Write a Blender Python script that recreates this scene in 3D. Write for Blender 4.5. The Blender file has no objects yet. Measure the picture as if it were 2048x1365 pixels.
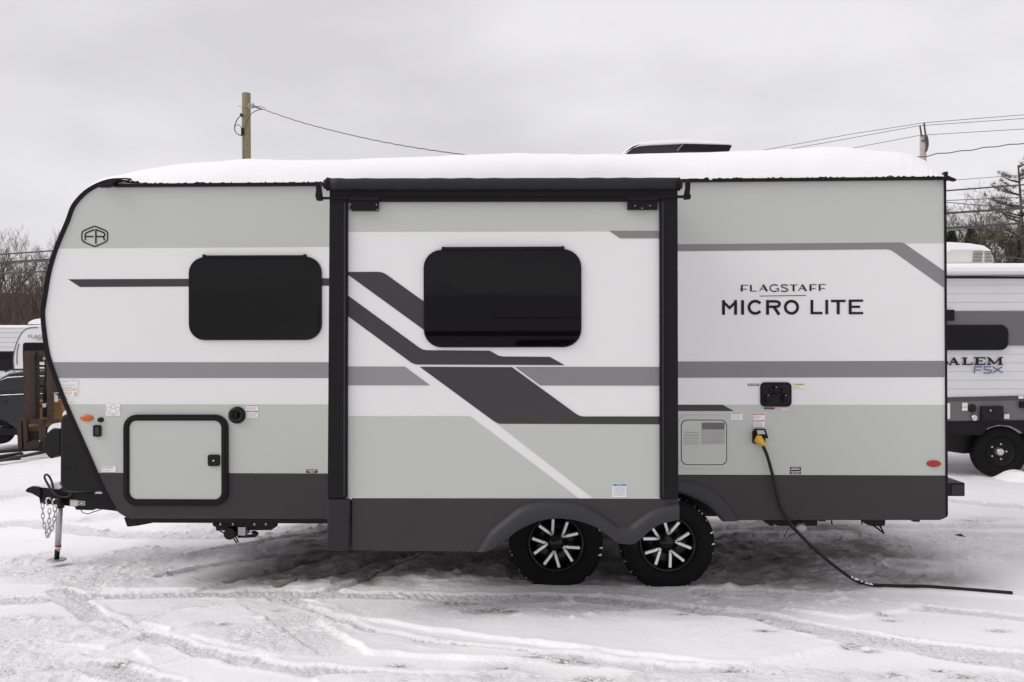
import bpy, bmesh, math, random
import numpy as np
from mathutils import Vector, Matrix, Quaternion
R=math.radians; random.seed(7)
sc=bpy.context.scene; COL=sc.collection
# ------------------------------------------------------------------ camera
FPX=1749.0; CH=1.886
cam=bpy.data.cameras.new("camera"); co=bpy.data.objects.new("camera",cam); COL.objects.link(co)
cam.sensor_width=36; cam.lens=36*FPX/2048; cam.clip_end=2000; cam.clip_start=.05
CM=Matrix.Rotation(R(1.65),4,'Z')@Matrix.Rotation(R(90),4,'X')@Matrix.Rotation(R(-0.12),4,'Z')
CM=Matrix.Translation((0,-6.7,CH))@CM
co.matrix_world=CM; sc.camera=co
C0=CM.translation.copy(); CR=CM.to_3x3()
def ray(px,py): return CR@Vector(((px-1024)/FPX,(682.5-py)/FPX,-1))
def P(px,py,Y):
    d=ray(px,py); t=(Y-C0.y)/d.y; return C0+d*t
def PG(px,py,z=0.0):
    d=ray(px,py); t=(z-C0.z)/d.z; return C0+d*t
def PXZ(pts,Y): return [(P(a,b,Y).x,P(a,b,Y).z) for a,b in pts]
def G(x,y):
    t1=np.clip((-x-1)/10,0,1.6); t2=np.clip((y+1)/15,0,1)
    return -0.63*t1*(0.4+0.6*t2)
def zo(pts,ox,oy,s): return [(ox+a/s,oy+b/s) for a,b in pts]
# ------------------------------------------------------------------ materials
def mat(name,col,rough=.5,metal=0,var=0,vscale=8,bump=0,bscale=60,spec=.5,ior=None,coat=0,emit=None):
    m=bpy.data.materials.new(name); m.use_nodes=True; nt=m.node_tree; b=nt.nodes['Principled BSDF']
    b.inputs['Base Color'].default_value=(*col,1); b.inputs['Roughness'].default_value=rough; b.inputs['Metallic'].default_value=metal
    b.inputs['Specular IOR Level'].default_value=spec
    if ior: b.inputs['IOR'].default_value=ior
    if coat: b.inputs['Coat Weight'].default_value=coat; b.inputs['Coat Roughness'].default_value=.08
    if var or bump:
        tc=nt.nodes.new('ShaderNodeNewGeometry')
        if var:
            n=nt.nodes.new('ShaderNodeTexNoise'); n.inputs['Scale'].default_value=vscale; n.inputs['Detail'].default_value=5
            nt.links.new(tc.outputs['Position'],n.inputs['Vector'])
            mx=nt.nodes.new('ShaderNodeMix'); mx.data_type='RGBA'
            mx.inputs[6].default_value=(*[c*(1-var) for c in col],1); mx.inputs[7].default_value=(*[min(1,c*(1+var)) for c in col],1)
            nt.links.new(n.outputs['Fac'],mx.inputs[0]); nt.links.new(mx.outputs[2],b.inputs['Base Color'])
        if bump:
            n2=nt.nodes.new('ShaderNodeTexNoise'); n2.inputs['Scale'].default_value=bscale; n2.inputs['Detail'].default_value=3
            nt.links.new(tc.outputs['Position'],n2.inputs['Vector'])
            bp=nt.nodes.new('ShaderNodeBump'); bp.inputs['Strength'].default_value=bump; bp.inputs['Distance'].default_value=.01
            nt.links.new(n2.outputs['Fac'],bp.inputs['Height']); nt.links.new(bp.outputs[0],b.inputs['Normal'])
    return m
M={}
M['white']=mat('white_gelcoat',(.77,.77,.762),.28,spec=.35,var=.02,vscale=1.5,bump=.03,bscale=1.3)
M['green']=mat('sage_film',(.51,.53,.492),.3,spec=.35,var=.02,vscale=1.5,bump=.012,bscale=3)
M['grey']=mat('grey_film',(.265,.255,.265),.32,spec=.35,var=.03,vscale=3)
M['greyR']=mat('grey_film_deep',(.225,.218,.222),.32,spec=.35,var=.03,vscale=3)
M['dark']=mat('charcoal_film',(.050,.046,.049),.35,spec=.28,var=.04,vscale=3)
M['skirt']=mat('charcoal_plastic',(.039,.0365,.037),.5,spec=.28,var=.08,vscale=4,bump=.08,bscale=90)
M['flare']=mat('flare_plastic',(.037,.036,.040),.5,spec=.28,var=.06,vscale=5,bump=.06,bscale=90)
M['trim']=mat('black_trim',(.008,.006,.009),.45,spec=.18,var=.2,vscale=9)
M['post']=mat('black_post',(.008,.007,.009),.5,spec=.18,var=.2,vscale=6)
M['fabric']=mat('black_vinyl',(.016,.017,.021),.6,spec=.3,var=.35,vscale=7,bump=.15,bscale=30)
M['black']=mat('black_steel',(.008,.007,.008),.5,spec=.25,var=.3,vscale=14,bump=.1)
M['glass']=mat('tinted_glass',(.0035,.003,.0038),.015,ior=1.31)
M['ink']=mat('ink',(.012,.01,.014),.5,spec=.2)
M['tyre']=mat('tyre_rubber',(.008,.0075,.0075),.8,spec=.15,var=.3,vscale=20,bump=.3,bscale=120)
M['rim']=mat('black_rim',(.006,.006,.007),.25,spec=.3,coat=.1)
M['alu']=mat('machined_aluminium',(.80,.79,.78),.28,metal=.5)
M['steel']=mat('galvanised_steel',(.42,.42,.43),.42,metal=.7,var=.2,vscale=30)
M['jack']=mat('jack_tube',(.46,.46,.48),.4,metal=.3,var=.1,vscale=20)
M['red']=mat('red_plastic',(.38,.01,.014),.3,coat=.15)
M['amber']=mat('amber_lens',(.56,.11,.015),.3,coat=.15)
M['yellow']=mat('yellow_plug',(.72,.42,.02),.45)
M['paper']=mat('sticker_white',(.82,.81,.83),.5)
M['lilac']=mat('sticker_pink',(.70,.58,.60),.5)
M['sy']=mat('sticker_yellow',(.60,.38,.06),.5)
M['sr']=mat('sticker_red',(.50,.07,.05),.5)
M['sb']=mat('sticker_blue',(.05,.27,.45),.5)
M['so']=mat('sticker_orange',(.75,.36,.10),.5)
M['txt']=mat('sticker_text',(.30,.30,.33),.6)
M['rubber']=mat('rubber_seal',(.02,.019,.02),.6)
M['cord']=mat('cord_rubber',(.010,.010,.010),.5,spec=.3,var=.3,vscale=30)
M['wood']=mat('pole_wood',(.24,.20,.12),.85,var=.35,vscale=9,bump=.4,bscale=30)
M['wood2']=mat('pole_wood_grey',(.40,.36,.33),.85,var=.25,vscale=9,bump=.4,bscale=30)
M['wire']=mat('wire',(.06,.05,.06),.6)
M['porc']=mat('insulator',(.35,.35,.37),.3)
M['bark']=mat('bark',(.06,.047,.042),.9,var=.3,vscale=3)
M['twig']=mat('twigs',(.088,.062,.048),.9,var=.35,vscale=1.2)
M['needle']=mat('needles',(.19,.165,.125),.8,var=.45,vscale=1.1)
M['cedar']=mat('cedar',(.045,.055,.025),.85,var=.4,vscale=1.5)
M['rust']=mat('rusty_paint',(.045,.023,.016),.8,var=.8,vscale=12,bump=.3,bscale=40)
M['rust2']=mat('dark_rust',(.022,.013,.011),.75,var=.5,vscale=9)
M['fly']=mat('old_yellow',(.20,.10,.028),.7,var=.4,vscale=8)
M['suv']=mat('suv_paint',(.012,.013,.017),.3,spec=.3,coat=.25)
M['lpost']=mat('lower_post_plastic',(.024,.021,.024),.5,spec=.25)
M['cover']=mat('tank_cover_plastic',(.013,.012,.012),.55,spec=.2,bump=.1,bscale=60)
M['suvglass']=mat('suv_glass',(.012,.012,.014),.05,ior=1.45)
M['chrome']=mat('chrome',(.65,.65,.68),.2,metal=.9)
M['cream']=mat('cream_plastic',(.74,.73,.69),.45)
M['siding']=mat('white_siding',(.66,.66,.68),.4,var=.03,vscale=2)
M['bggrey']=mat('grey_siding',(.125,.122,.13),.45)
M['brown']=mat('brown_stripe',(.06,.05,.048),.45)
M['blue']=mat('blue_ink',(.05,.08,.22),.4)
M['silver']=mat('hub_silver',(.6,.58,.55),.3,metal=.8)
M['dirt']=mat('dirt',(.10,.06,.04),.95,var=.4,vscale=30,bump=.5)
def snowmat(name,ground=False):
    m=bpy.data.materials.new(name); m.use_nodes=True; nt=m.node_tree; b=nt.nodes['Principled BSDF']; L=nt.links.new
    b.inputs['Roughness'].default_value=.65; b.inputs['Specular IOR Level'].default_value=.25
    b.inputs['Base Color'].default_value=(.90,.89,.905,1)
    g=nt.nodes.new('ShaderNodeNewGeometry')
    def noise(s,d=6,r=.6,vec=None):
        n=nt.nodes.new('ShaderNodeTexNoise'); n.inputs['Scale'].default_value=s; n.inputs['Detail'].default_value=d; n.inputs['Roughness'].default_value=r
        L(vec or g.outputs['Position'],n.inputs['Vector']); return n.outputs['Fac']
    def ramp(x,a,c):
        r=nt.nodes.new('ShaderNodeMapRange'); r.inputs[1].default_value=a; r.inputs[2].default_value=c; r.interpolation_type='SMOOTHSTEP'
        L(x,r.inputs[0]); return r.outputs[0]
    def math_(op,x,y):
        n=nt.nodes.new('ShaderNodeMath'); n.operation=op; n.use_clamp=(op!='ADD')
        for i,v in enumerate((x,y)):
            if isinstance(v,(int,float)): n.inputs[i].default_value=v
            else: L(v,n.inputs[i])
        return n.outputs[0]
    def mix(f,a,c):
        n=nt.nodes.new('ShaderNodeMix'); n.data_type='RGBA'
        if isinstance(f,(int,float)): n.inputs[0].default_value=f
        else: L(f,n.inputs[0])
        for i,v in ((6,a),(7,c)):
            if isinstance(v,tuple): n.inputs[i].default_value=(*v,1)
            else: L(v,n.inputs[i])
        return n.outputs[2]
    bp=nt.nodes.new('ShaderNodeBump'); bp.inputs['Distance'].default_value=.012
    if not ground:
        bp.inputs['Strength'].default_value=.18; L(noise(14),bp.inputs['Height']); L(bp.outputs[0],b.inputs['Normal']); return m
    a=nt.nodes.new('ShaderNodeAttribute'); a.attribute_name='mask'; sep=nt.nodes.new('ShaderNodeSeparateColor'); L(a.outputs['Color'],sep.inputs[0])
    dist,dirt,dirt_shade=sep.outputs[0],sep.outputs[1],sep.outputs[2]
    col=mix(ramp(noise(.9),.35,.75),(.92,.91,.925),(.87,.86,.88))
    col=mix(math_('MULTIPLY',dist,ramp(noise(5),.3,.75)),col,(.82,.81,.825))
    # trodden dirty ice, plus the trailer's shade painted into the colour
    col=mix(math_('MULTIPLY',dirt_shade,ramp(noise(3.2),.12,.6)),col,(.28,.255,.245))
    # stretched flecks of grit and grass
    mp=nt.nodes.new('ShaderNodeMapping'); mp.inputs['Scale'].default_value=(1,2.2,1); L(g.outputs['Position'],mp.inputs['Vector'])
    f1=ramp(noise(34,5,.72,mp.outputs[0]),.55,.64); f2=ramp(noise(2.3,3),.40,.60)
    fl=math_('MULTIPLY',math_('MULTIPLY',f1,f2),math_('ADD',math_('MULTIPLY',dist,.8),.22))
    col=mix(fl,col,(.30,.265,.24))
    fd=math_('MULTIPLY',ramp(noise(30,5,.75,mp.outputs[0]),.42,.56),dirt)
    col=mix(fd,col,(.11,.085,.07))
    L(col,b.inputs['Base Color'])
    h=math_('ADD',noise(22,7,.65),math_('MULTIPLY',noise(70,4,.6),.5))
    bp.inputs['Distance'].default_value=.03
    st=math_('ADD',math_('MULTIPLY',dist,.75),.16); L(st,bp.inputs['Strength']); L(h,bp.inputs['Height']); L(bp.outputs[0],b.inputs['Normal'])
    return m
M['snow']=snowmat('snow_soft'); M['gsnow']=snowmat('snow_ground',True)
# ------------------------------------------------------------------ object helpers
WLOC={}
def tag(o,label=None,cat=None,group=None,kind=None):
    if label: o['label']=label
    if cat: o['category']=cat
    if group: o['group']=group
    if kind: o['kind']=kind
    return o
def empty(name,loc,label,cat,group=None):
    o=bpy.data.objects.new(name,None); COL.objects.link(o); o.location=loc; o.empty_display_size=.3
    WLOC[o.name]=Vector(loc); return tag(o,label,cat,group)
def rrect(x0,z0,x1,z1,r,n=6):
    pts=[]
    for cx,cz,a in ((x1-r,z1-r,0),(x0+r,z1-r,90),(x0+r,z0+r,180),(x1-r,z0+r,270)):
        for i in range(n+1):
            t=R(a+90*i/n); pts.append((cx+r*math.cos(t),cz+r*math.sin(t)))
    return pts
class MB:
    def __init__(s): s.v=[]; s.f=[]; s.m=[]; s.sm=[]
    def add(s,vs,fs,m=0,smooth=False):
        o=len(s.v); s.v+= [tuple(v) for v in vs]
        for f in fs: s.f.append(tuple(i+o for i in f)); s.m.append(m); s.sm.append(smooth)
    def prism(s,pts,y0,y1,m=0):     # pts (x,z); y0 near, y1 far
        n=len(pts); A=sum(pts[i][0]*pts[(i+1)%n][1]-pts[(i+1)%n][0]*pts[i][1] for i in range(n))
        if A<0: pts=pts[::-1]
        vs=[(x,y0,z) for x,z in pts]+[(x,y1,z) for x,z in pts]
        fs=[tuple(range(n)),tuple(range(2*n-1,n-1,-1))]+[(i,i+n,(i+1)%n+n,(i+1)%n) for i in range(n)]
        s.add(vs,fs,m)
    def flat(s,pts,y,m=0):
        n=len(pts); A=sum(pts[i][0]*pts[(i+1)%n][1]-pts[(i+1)%n][0]*pts[i][1] for i in range(n))
        if A<0: pts=pts[::-1]
        s.add([(x,y,z) for x,z in pts],[tuple(range(n))],m)
    def ring(s,outer,inner,y0,y1,m=0):
        n=len(outer)
        vs=[(x,y0,z) for x,z in outer]+[(x,y0,z) for x,z in inner]+[(x,y1,z) for x,z in outer]+[(x,y1,z) for x,z in inner]
        fs=[]
        for i in range(n):
            j=(i+1)%n
            fs+=[(i,j,n+j,n+i),(2*n+i,i+3*n,j+3*n,2*n+j),(i,i+2*n,j+2*n,j),(n+i,n+j,j+3*n,i+3*n)]
        s.add(vs,fs,m)
    def box(s,x0,x1,y0,y1,z0,z1,m=0): s.prism([(x0,z0),(x1,z0),(x1,z1),(x0,z1)],y0,y1,m)
    def hexa(s,p,m=0): s.add(p,[(0,1,2,3),(7,6,5,4),(0,4,5,1),(1,5,6,2),(2,6,7,3),(3,7,4,0)],m)
    def tube(s,path,r,n=8,m=0,caps=True,smooth=True):
        path=[Vector(p) for p in path]; rs=r if isinstance(r,(list,tuple)) else [r]*len(path)
        vs=[]; up=None; k=len(path)
        for i,p in enumerate(path):
            t=(path[min(i+1,k-1)]-path[max(i-1,0)]).normalized()
            if up is None:
                up=Vector((0,0,1)) if abs(t.z)<.9 else Vector((0,1,0))
            a=t.cross(up)
            if a.length<1e-5: a=t.cross(Vector((1,0,0)))
            a.normalize(); b=a.cross(t).normalized(); up=b
            for j in range(n):
                q=2*math.pi*j/n; vs.append(p+a*(math.cos(q)*rs[i])+b*(math.sin(q)*rs[i]))
        fs=[(i*n+j,i*n+(j+1)%n,(i+1)*n+(j+1)%n,(i+1)*n+j) for i in range(k-1) for j in range(n)]
        if caps: fs+=[tuple(range(n-1,-1,-1)),tuple(range((k-1)*n,k*n))]
        s.add(vs,fs,m,smooth)
    def lathe_y(s,c,prof,n=48,m=0,smooth=True,mf=None):   # prof: (radius, y) around the y axis
        vs=[];fs=[];k=len(prof)
        for (r,y) in prof:
            for j in range(n):
                q=2*math.pi*j/n; vs.append((c[0]+r*math.cos(q),c[1]+y,c[2]+r*math.sin(q)))
        o=len(s.v); s.v+=vs
        for i in range(k-1):
            for j in range(n):
                s.f.append((o+i*n+j,o+i*n+(j+1)%n,o+(i+1)*n+(j+1)%n,o+(i+1)*n+j)); s.m.append(mf(i,j) if mf else m); s.sm.append(smooth)
    def disc_y(s,c,r,y0,y1,n=24,m=0,rz=None):
        rz=rz or r; s.prism([(c[0]+r*math.cos(2*math.pi*i/n),c[1]+rz*math.sin(2*math.pi*i/n)) for i in range(n)],y0,y1,m)
    def stroke(s,pts,w,y,m=0,closed=False,t=.0015):
        pts=[Vector((a,b)) for a,b in pts]; n=len(pts); L=[];Rr=[]
        for i in range(n):
            if closed: a,b=pts[i-1],pts[(i+1)%n]
            else: a,b=pts[max(i-1,0)],pts[min(i+1,n-1)]
            d1=(pts[i]-a) if (pts[i]-a).length>1e-9 else (b-pts[i]); d2=(b-pts[i]) if (b-pts[i]).length>1e-9 else d1
            d1=d1.normalized(); d2=d2.normalized(); d=(d1+d2).normalized(); nn=Vector((-d.y,d.x))
            c=max(.45,nn.dot(Vector((-d1.y,d1.x)))); h=w/2/c
            L.append(pts[i]+nn*h); Rr.append(pts[i]-nn*h)
        vs=[(p.x,y,p.y) for p in L]+[(p.x,y,p.y) for p in Rr]
        fs=[(n+i,n+(i+1)%n,(i+1)%n,i) for i in range(n if closed else n-1)]
        s.add(vs,fs,m)
    def build(s,name,mats,parent=None,bevel=0,**tg):
        me=bpy.data.meshes.new(name); 
        V=np.array(s.v,dtype=float); c=Vector(((V.max(0)+V.min(0))/2).tolist()) if len(V) else Vector()
        me.from_pydata([tuple(Vector(v)-c) for v in s.v],[],s.f)
        ms=mats if isinstance(mats,(list,tuple)) else [mats]
        for k in ms: me.materials.append(M[k] if isinstance(k,str) else k)
        me.polygons.foreach_set('material_index',[min(a,len(ms)-1) for a in s.m]); me.polygons.foreach_set('use_smooth',s.sm); me.update()
        o=bpy.data.objects.new(name,me); COL.objects.link(o); WLOC[o.name]=c.copy()
        if parent: o.parent=parent; o.location=c-WLOC[parent.name]
        else: o.location=c
        if bevel:
            bm=o.modifiers.new('bevel','BEVEL'); bm.width=bevel; bm.segments=2; bm.limit_method='ANGLE'; bm.angle_limit=R(40)
        if tg: tag(o,**tg)
        return o
def clip(poly,a,b,keep_below):    # px coordinates (y down); half-plane of the line a-b
    out=[]
    def f(p):
        yl=a[1]+(b[1]-a[1])*(p[0]-a[0])/(b[0]-a[0]); v=p[1]-yl; return v if keep_below else -v
    for i in range(len(poly)):
        p,q=poly[i],poly[(i+1)%len(poly)]; fp,fq=f(p),f(q)
        if fp>=0: out.append(p)
        if fp*fq<0:
            t=fp/(fp-fq); out.append((p[0]+(q[0]-p[0])*t,p[1]+(q[1]-p[1])*t))
    return out
def tline(word,x,z,h,y,mb,m=0,width=None):   # built-in lettering turned into mesh faces
    cu=bpy.data.curves.new('t','FONT'); cu.body=word; cu.size=1; ob=bpy.data.objects.new('t',cu); me=ob.to_mesh()
    vs=np.array([v.co[:] for v in me.vertices]); mn,mx=vs.min(0),vs.max(0)
    sx=(width/(mx[0]-mn[0])) if width else h/(mx[1]-mn[1]); sz=h/(mx[1]-mn[1])
    mb.add([(x+(v[0]-mn[0])*sx,y,z+(v[1]-mn[1])*sz) for v in vs],[tuple(p.vertices) for p in me.polygons],m)
    ob.to_mesh_clear(); bpy.data.objects.remove(ob); bpy.data.curves.remove(cu)
# ------------------------------------------------------------------ MAIN TRAILER
BW=2.42
base=P(1024,1040,0)
T=empty('travel_trailer',(0,1.2,0),'long white and sage travel trailer with slide-out extended, snow on its roof','travel trailer')
front=[(226,1021),(205.5,985),(173.6,912),(154,868),(132,818),(107.7,756),(92.3,708),(84.6,657),(82.6,625),(84.4,610),(88,587),(95.6,543),(110,494.5),(132,442),(143.5,412),(163,388),(183,373),(205,363),(225,358),(247,357)]
def catmull(p,k=4):
    out=[]
    for i in range(len(p)-1):
        a,b,c,d=p[max(i-1,0)],p[i],p[i+1],p[min(i+2,len(p)-1)]
        for j in range(k):
            t=j/k; out.append(tuple(.5*((2*b[q])+(-a[q]+c[q])*t+(2*a[q]-5*b[q]+4*c[q]-d[q])*t*t+(-a[q]+3*b[q]-3*c[q]+d[q])*t**3) for q in range(2)))
    return out+[p[-1]]
fc=catmull(front)
outline_=fc+[(300,367),(1890,356),(1893.5,1036),(262,1037),(245,1033)]
wallpx=fc+[(300,369),(1890,357),(1892,951.5),(194,946)]
wallpx=[p for p in fc if p[1]<946]+[(249,366),(300,369),(1890,357),(1892,951.5)]
wallpx=[(190,946)]+wallpx
L1=((150,497.5),(1860,487.5)); L2=((150,809),(1860,810))
w=MB()
w.prism(PXZ(wallpx,0),.003,.05,0)
w.flat(PXZ(clip(wallpx,*L1,False),0),0,1)
w.flat(PXZ(clip(clip(wallpx,*L1,True),*L2,False),0),0,0)
w.flat(PXZ(clip(wallpx,*L2,True),0),0,1)
def fl(mb,px,Y,m): mb.flat(PXZ(px,Y),Y,m)
w2=w
fl(w,[(136,559),(664,557),(664,572),(160,574.5)],-.002,3)
gs=clip(clip(wallpx,(90,725),(660,725),True),(90,756.5),(660,756.5),False); gs=[p for p in gs if p[0]<900]+[(664,756.5),(664,725)]
# keep order: build explicitly from the curve
lf=[p for p in fc if 725<p[1]<756.5]; gs=[(664,725),(664,756.5),(108,756.5)]+lf+[(96.5,725)]
fl(w,gs,-.002,2)
fl(w,zo([(30,180),(1680,166),(1702,168),(1725,180),(2003,372),(2003,497),(1640,237),(1612,221),(1580,216),(30,230)],1340,440,3.657),-.002,4)
fl(w,zo([(30,1037),(2006,1032),(2006,1151),(30,1156)],1340,440,3.657),-.002,4)
fl(w,[(1340,810),(1445,810),(1468,822.5),(1340,822.5)],-.002,3)
# screws / panel specks
w.build('side_wall',['white','green','grey','dark','greyR'],T)
# shell behind the wall
sh=MB(); up_=[p for p in fc if p[1]<950]; lo_=[p for p in fc if p[1]>=950]
sh.prism(PXZ([(196,951)]+up_+[(250,366),(300,367),(1889,358),(1891,951)],0),.052,BW-.05,0)
bl=MB(); bl.prism(PXZ(lo_+[(196,952),(900,953),(900,1030),(262,1030),(245,1028)],0),.052,BW-.05,0); bl.prism(PXZ([(900,953),(1500,953),(1500,962),(900,962)],0),.052,BW-.05,0); bl.prism(PXZ([(1500,953),(1890,953),(1890,1032),(1500,1032)],0),.052,BW-.05,0); bl.build('underbelly','cover',T)
sh.build('body_shell','white',T)
fw=MB(); fw.prism(PXZ(wallpx,0),BW-.048,BW,0); fw.build('side_wall','white',T)
# trims
t=MB()
inner=[]
for i,p in enumerate(fc):
    a=fc[max(i-1,0)]; b=fc[min(i+1,len(fc)-1)]; dx,dy=b[0]-a[0],b[1]-a[1]; l=math.hypot(dx,dy); inner.append((p[0]-dy/l*8.0,p[1]+dx/l*8.0))
# strip along the front curve
o_=PXZ(fc,0); i_=PXZ(inner,0); n=len(o_)
vs=[(x,-.014,z) for x,z in o_]+[(x,-.012,z) for x,z in i_]+[(x,.10,z) for x,z in o_]+[(x,.002,z) for x,z in i_]
fs=[]
for i in range(n-1): fs+=[(i,i+1,n+i+1,n+i),(i,2*n+i,2*n+i+1,i+1),(n+i,n+i+1,3*n+i+1,3*n+i)]
t.add(vs,fs,0,False)
t.prism(PXZ([(247,356.5),(262,357.6),(267,363),(258,361.5),(247,362.5)],0),-.014,.05)
t.build('front_edge_trim','trim',T)
t=MB(); t.prism(PXZ([(232,369),(650,366),(1380,359.3),(1891,354.5),(1892,361),(1380,365.5),(650,373),(232,375.5)],0),-.03,.0); t.build('roof_edge_rail','trim',T,bevel=.003)
t=MB(); t.prism(PXZ([(1887.5,358),(1891.5,358),(1895,1030),(1891,1036)],0),-.012,.06); t.build('rear_edge_trim','trim',T,bevel=.003)
for a in ([(205,373),(222,370),(234,368),(237,375),(222,378),(206,378)],[(1878,357),(1886,354),(1905,362),(1903,366),(1888,363),(1878,361)]):
    t=MB(); t.prism(PXZ(a,0),-.07,-.032); t.build('rain_spout','trim',T,bevel=.003)
t=MB(); t.prism(PXZ([(1886,345),(1893,345),(1892.5,362),(1887,362)],0),-.028,.03); t.build('corner_cap','trim',T,bevel=.002)
t=MB(); t.prism(PXZ([(222,366),(232,362),(240,363),(236,370),(224,371)],0),-.05,-.016); t.build('corner_cap','trim',T,bevel=.002)
# skirt with twin wheel arches
arch=[(1477,1041),(1443,1042),(1431,1028),(1418,1014),(1395,1000),(1365,987),(1335,983),(1300,987),(1265,1003),(1240,1018),(1222,1024),(1205,1018),(1180,1002),(1145,987),(1112,983),(1080,987),(1045,1005),(1020,1028),(1010,1044)]
sk=[(194,946.5),(661,948.5),(1892,952),(1894.5,1030),(1890,1037.5),(1880,1041)]+arch+[(661,1039),(262,1038),(250,1034.5),(240,1028),(229,1020)]
t=MB(); t.prism(PXZ(sk,-.006),-.006,.03); t.build('skirt','skirt',T,bevel=.006)
def smoothline(p,k=5): return catmull(p,k)
def flare(outer,inn,Y,proud,name,parent):
    o=smoothline(outer); i=smoothline(inn); n=min(len(o),len(i))
    def rs(l,n):
        return [l[min(len(l)-1,int(round(q*(len(l)-1)/(n-1))))] for q in range(n)]
    o=rs(o,n); i=rs(i,n); rows=[]
    for f,d in ((0,0),(.12,.55),(.35,.95),(.7,1),(.93,.85),(1,.5),(1.0,-.5)):
        rows.append([(P(a[0]+(b[0]-a[0])*f,a[1]+(b[1]-a[1])*f,Y),d) for a,b in zip(o,i)])
    mb=MB(); vs=[(p.x,Y-proud*d,p.z) for r in rows for p,d in r]
    fs=[(r*n+k,r*n+k+1,(r+1)*n+k+1,(r+1)*n+k) for r in range(len(rows)-1) for k in range(n-1)]
    mb.add(vs,fs,0,True); return mb.build(name,'flare',parent)
flare([(1300,966),(1335,960),(1365,960),(1395,966),(1432,984),(1456,1009),(1480,1041)],[(1300,987),(1335,983),(1365,987),(1395,1000),(1418,1014),(1431,1028),(1443,1042)],-.006,.035,'wheel_arch_flare',T)
for a,b in ((283,955),(605,957),(1528,958),(1770,958),(218,954)):
    pass
# frame rails, belly
t=MB(); t.prism(PXZ([(262,1034),(655,1036),(655,1048),(545,1047),(300,1046),(265,1046)],.09),.09,.14); t.build('frame_rail','black',T)
t=MB(); z0=P(1024,1036,0).z
xl,xr=P(262,1036,0).x,P(1890,1036,0).x
t.box(xl+.1,xr-.05,.5,.56,z0-.07,z0+.02); t.box(xl+.1,xr-.05,1.86,1.92,z0-.07,z0+.02)
for k in range(9): 
    x=xl+.3+k*.72; t.box(x,x+.05,.15,2.3,z0-.05,z0+.02)
t.build('frame_rail','black',T)
# front underside wedge and stabiliser gear
t=MB(); t.prism(PXZ([(248,1036),(300,1038),(312,1045),(275,1052),(258,1054),(254,1053)],.15),.15,.55); t.build('stabilizer_bracket','black',T)
Yg=.12
S=MB(); S.prism(PXZ([(424,1048),(550,1046),(545,1053),(428,1054)],Yg),Yg,Yg+.3); gear=S.build('step_leveler','black',T)
S=MB(); S.prism(PXZ([(431,1053),(544,1052),(543,1061),(432,1062)],Yg+.03),Yg+.03,Yg+.2); S.build('crossbar','black',gear,bevel=.003)
S=MB(); S.prism(PXZ([(476,1055),(491,1055),(490,1072),(476,1071)],Yg-.02),Yg-.02,Yg+.1); S.build('motor_plate','steel',gear)
S=MB(); c=P(463,1066,Yg); S.disc_y((c.x,c.z),.045,Yg-.05,Yg+.08,18); S.build('motor','black',gear)
S=MB(); S.prism(PXZ([(475,1071),(492,1072),(506,1070),(505,1066),(502,1064),(508,1064),(515,1069),(511,1075),(476,1076)],Yg),Yg-.01,Yg+.04); S.build('lever','black',gear)
S=MB(); S.tube([P(a,b,Yg-.03) for a,b in ((456,1058),(444,1057),(440,1062),(446,1066),(456,1064))],.006,6); S.tube([P(a,b,Yg-.03) for a,b in ((465,1074),(473,1086),(477,1085),(470,1072))],.006,6); S.build('cable_loop','rubber',gear)
for bx in (441,466,509,532):
    S=MB(); p=P(bx,1046,Yg-.0); S.box(p.x-.006,p.x+.006,Yg-.006,Yg+.005,p.z-.02,p.z+.012); S.build('bolt','steel',gear)
# rear underbody
S=MB(); Yr=.25
S.prism(PXZ([(1520,1038),(1636,1038),(1634,1052),(1600,1053),(1555,1052),(1548,1049),(1545,1053),(1540,1052),(1530,1045)],Yr),Yr,Yr+.35); dr=S.build('tank_valve_panel','black',T)
S=MB(); c=P(1601,1056,Yr-.02); S.lathe_y((c.x,c.y,c.z),[(0,-.03),(.03,-.03),(.045,-.02),(.05,0),(.05,.12)],20); S.build('sewer_cap','steel',dr)
S=MB(); S.tube([P(a,b,Yr-.03) for a,b in ((1582,1052),(1574,1062),(1568,1074),(1572,1078),(1580,1072),(1592,1067),(1600,1066))],.003,5); S.build('cap_strap','rubber',dr)
S=MB(); S.prism(PXZ([(1732,1038),(1771,1038),(1770,1051),(1762,1053),(1740,1052),(1733,1049)],Yr),Yr,Yr+.1); S.tube([P(a,b,Yr) for a,b in ((1745,1050),(1768,1067),(1760,1052))],.008,6); S.build('stabilizer_jack','black',T)
for x0 in (1575+80,1500+215,):
    S=MB(); S.tube([P(x0+8,1040,Yr),P(x0+9,1049,Yr)],.006,6); S.build('drain_pipe','black',T)
# bumper
S=MB(); S.prism(PXZ([(1880,966),(1930,966),(1930,993),(1880,993)],.22),.22,BW-.25); bp_=S.build('bumper','black',T,bevel=.006)
S=MB(); S.prism(PXZ([(1903,970),(1927,970),(1927,990),(1903,990)],.215),.214,.219); S.build('bumper_end_cap','rubber',bp_)
S=MB(); S.prism(PXZ([(1880,950),(1898,951),(1910,955),(1921,965),(1880,965)],.6),.6,1.9); S.build('snow_cap','snow',bp_,bevel=.02)
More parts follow.
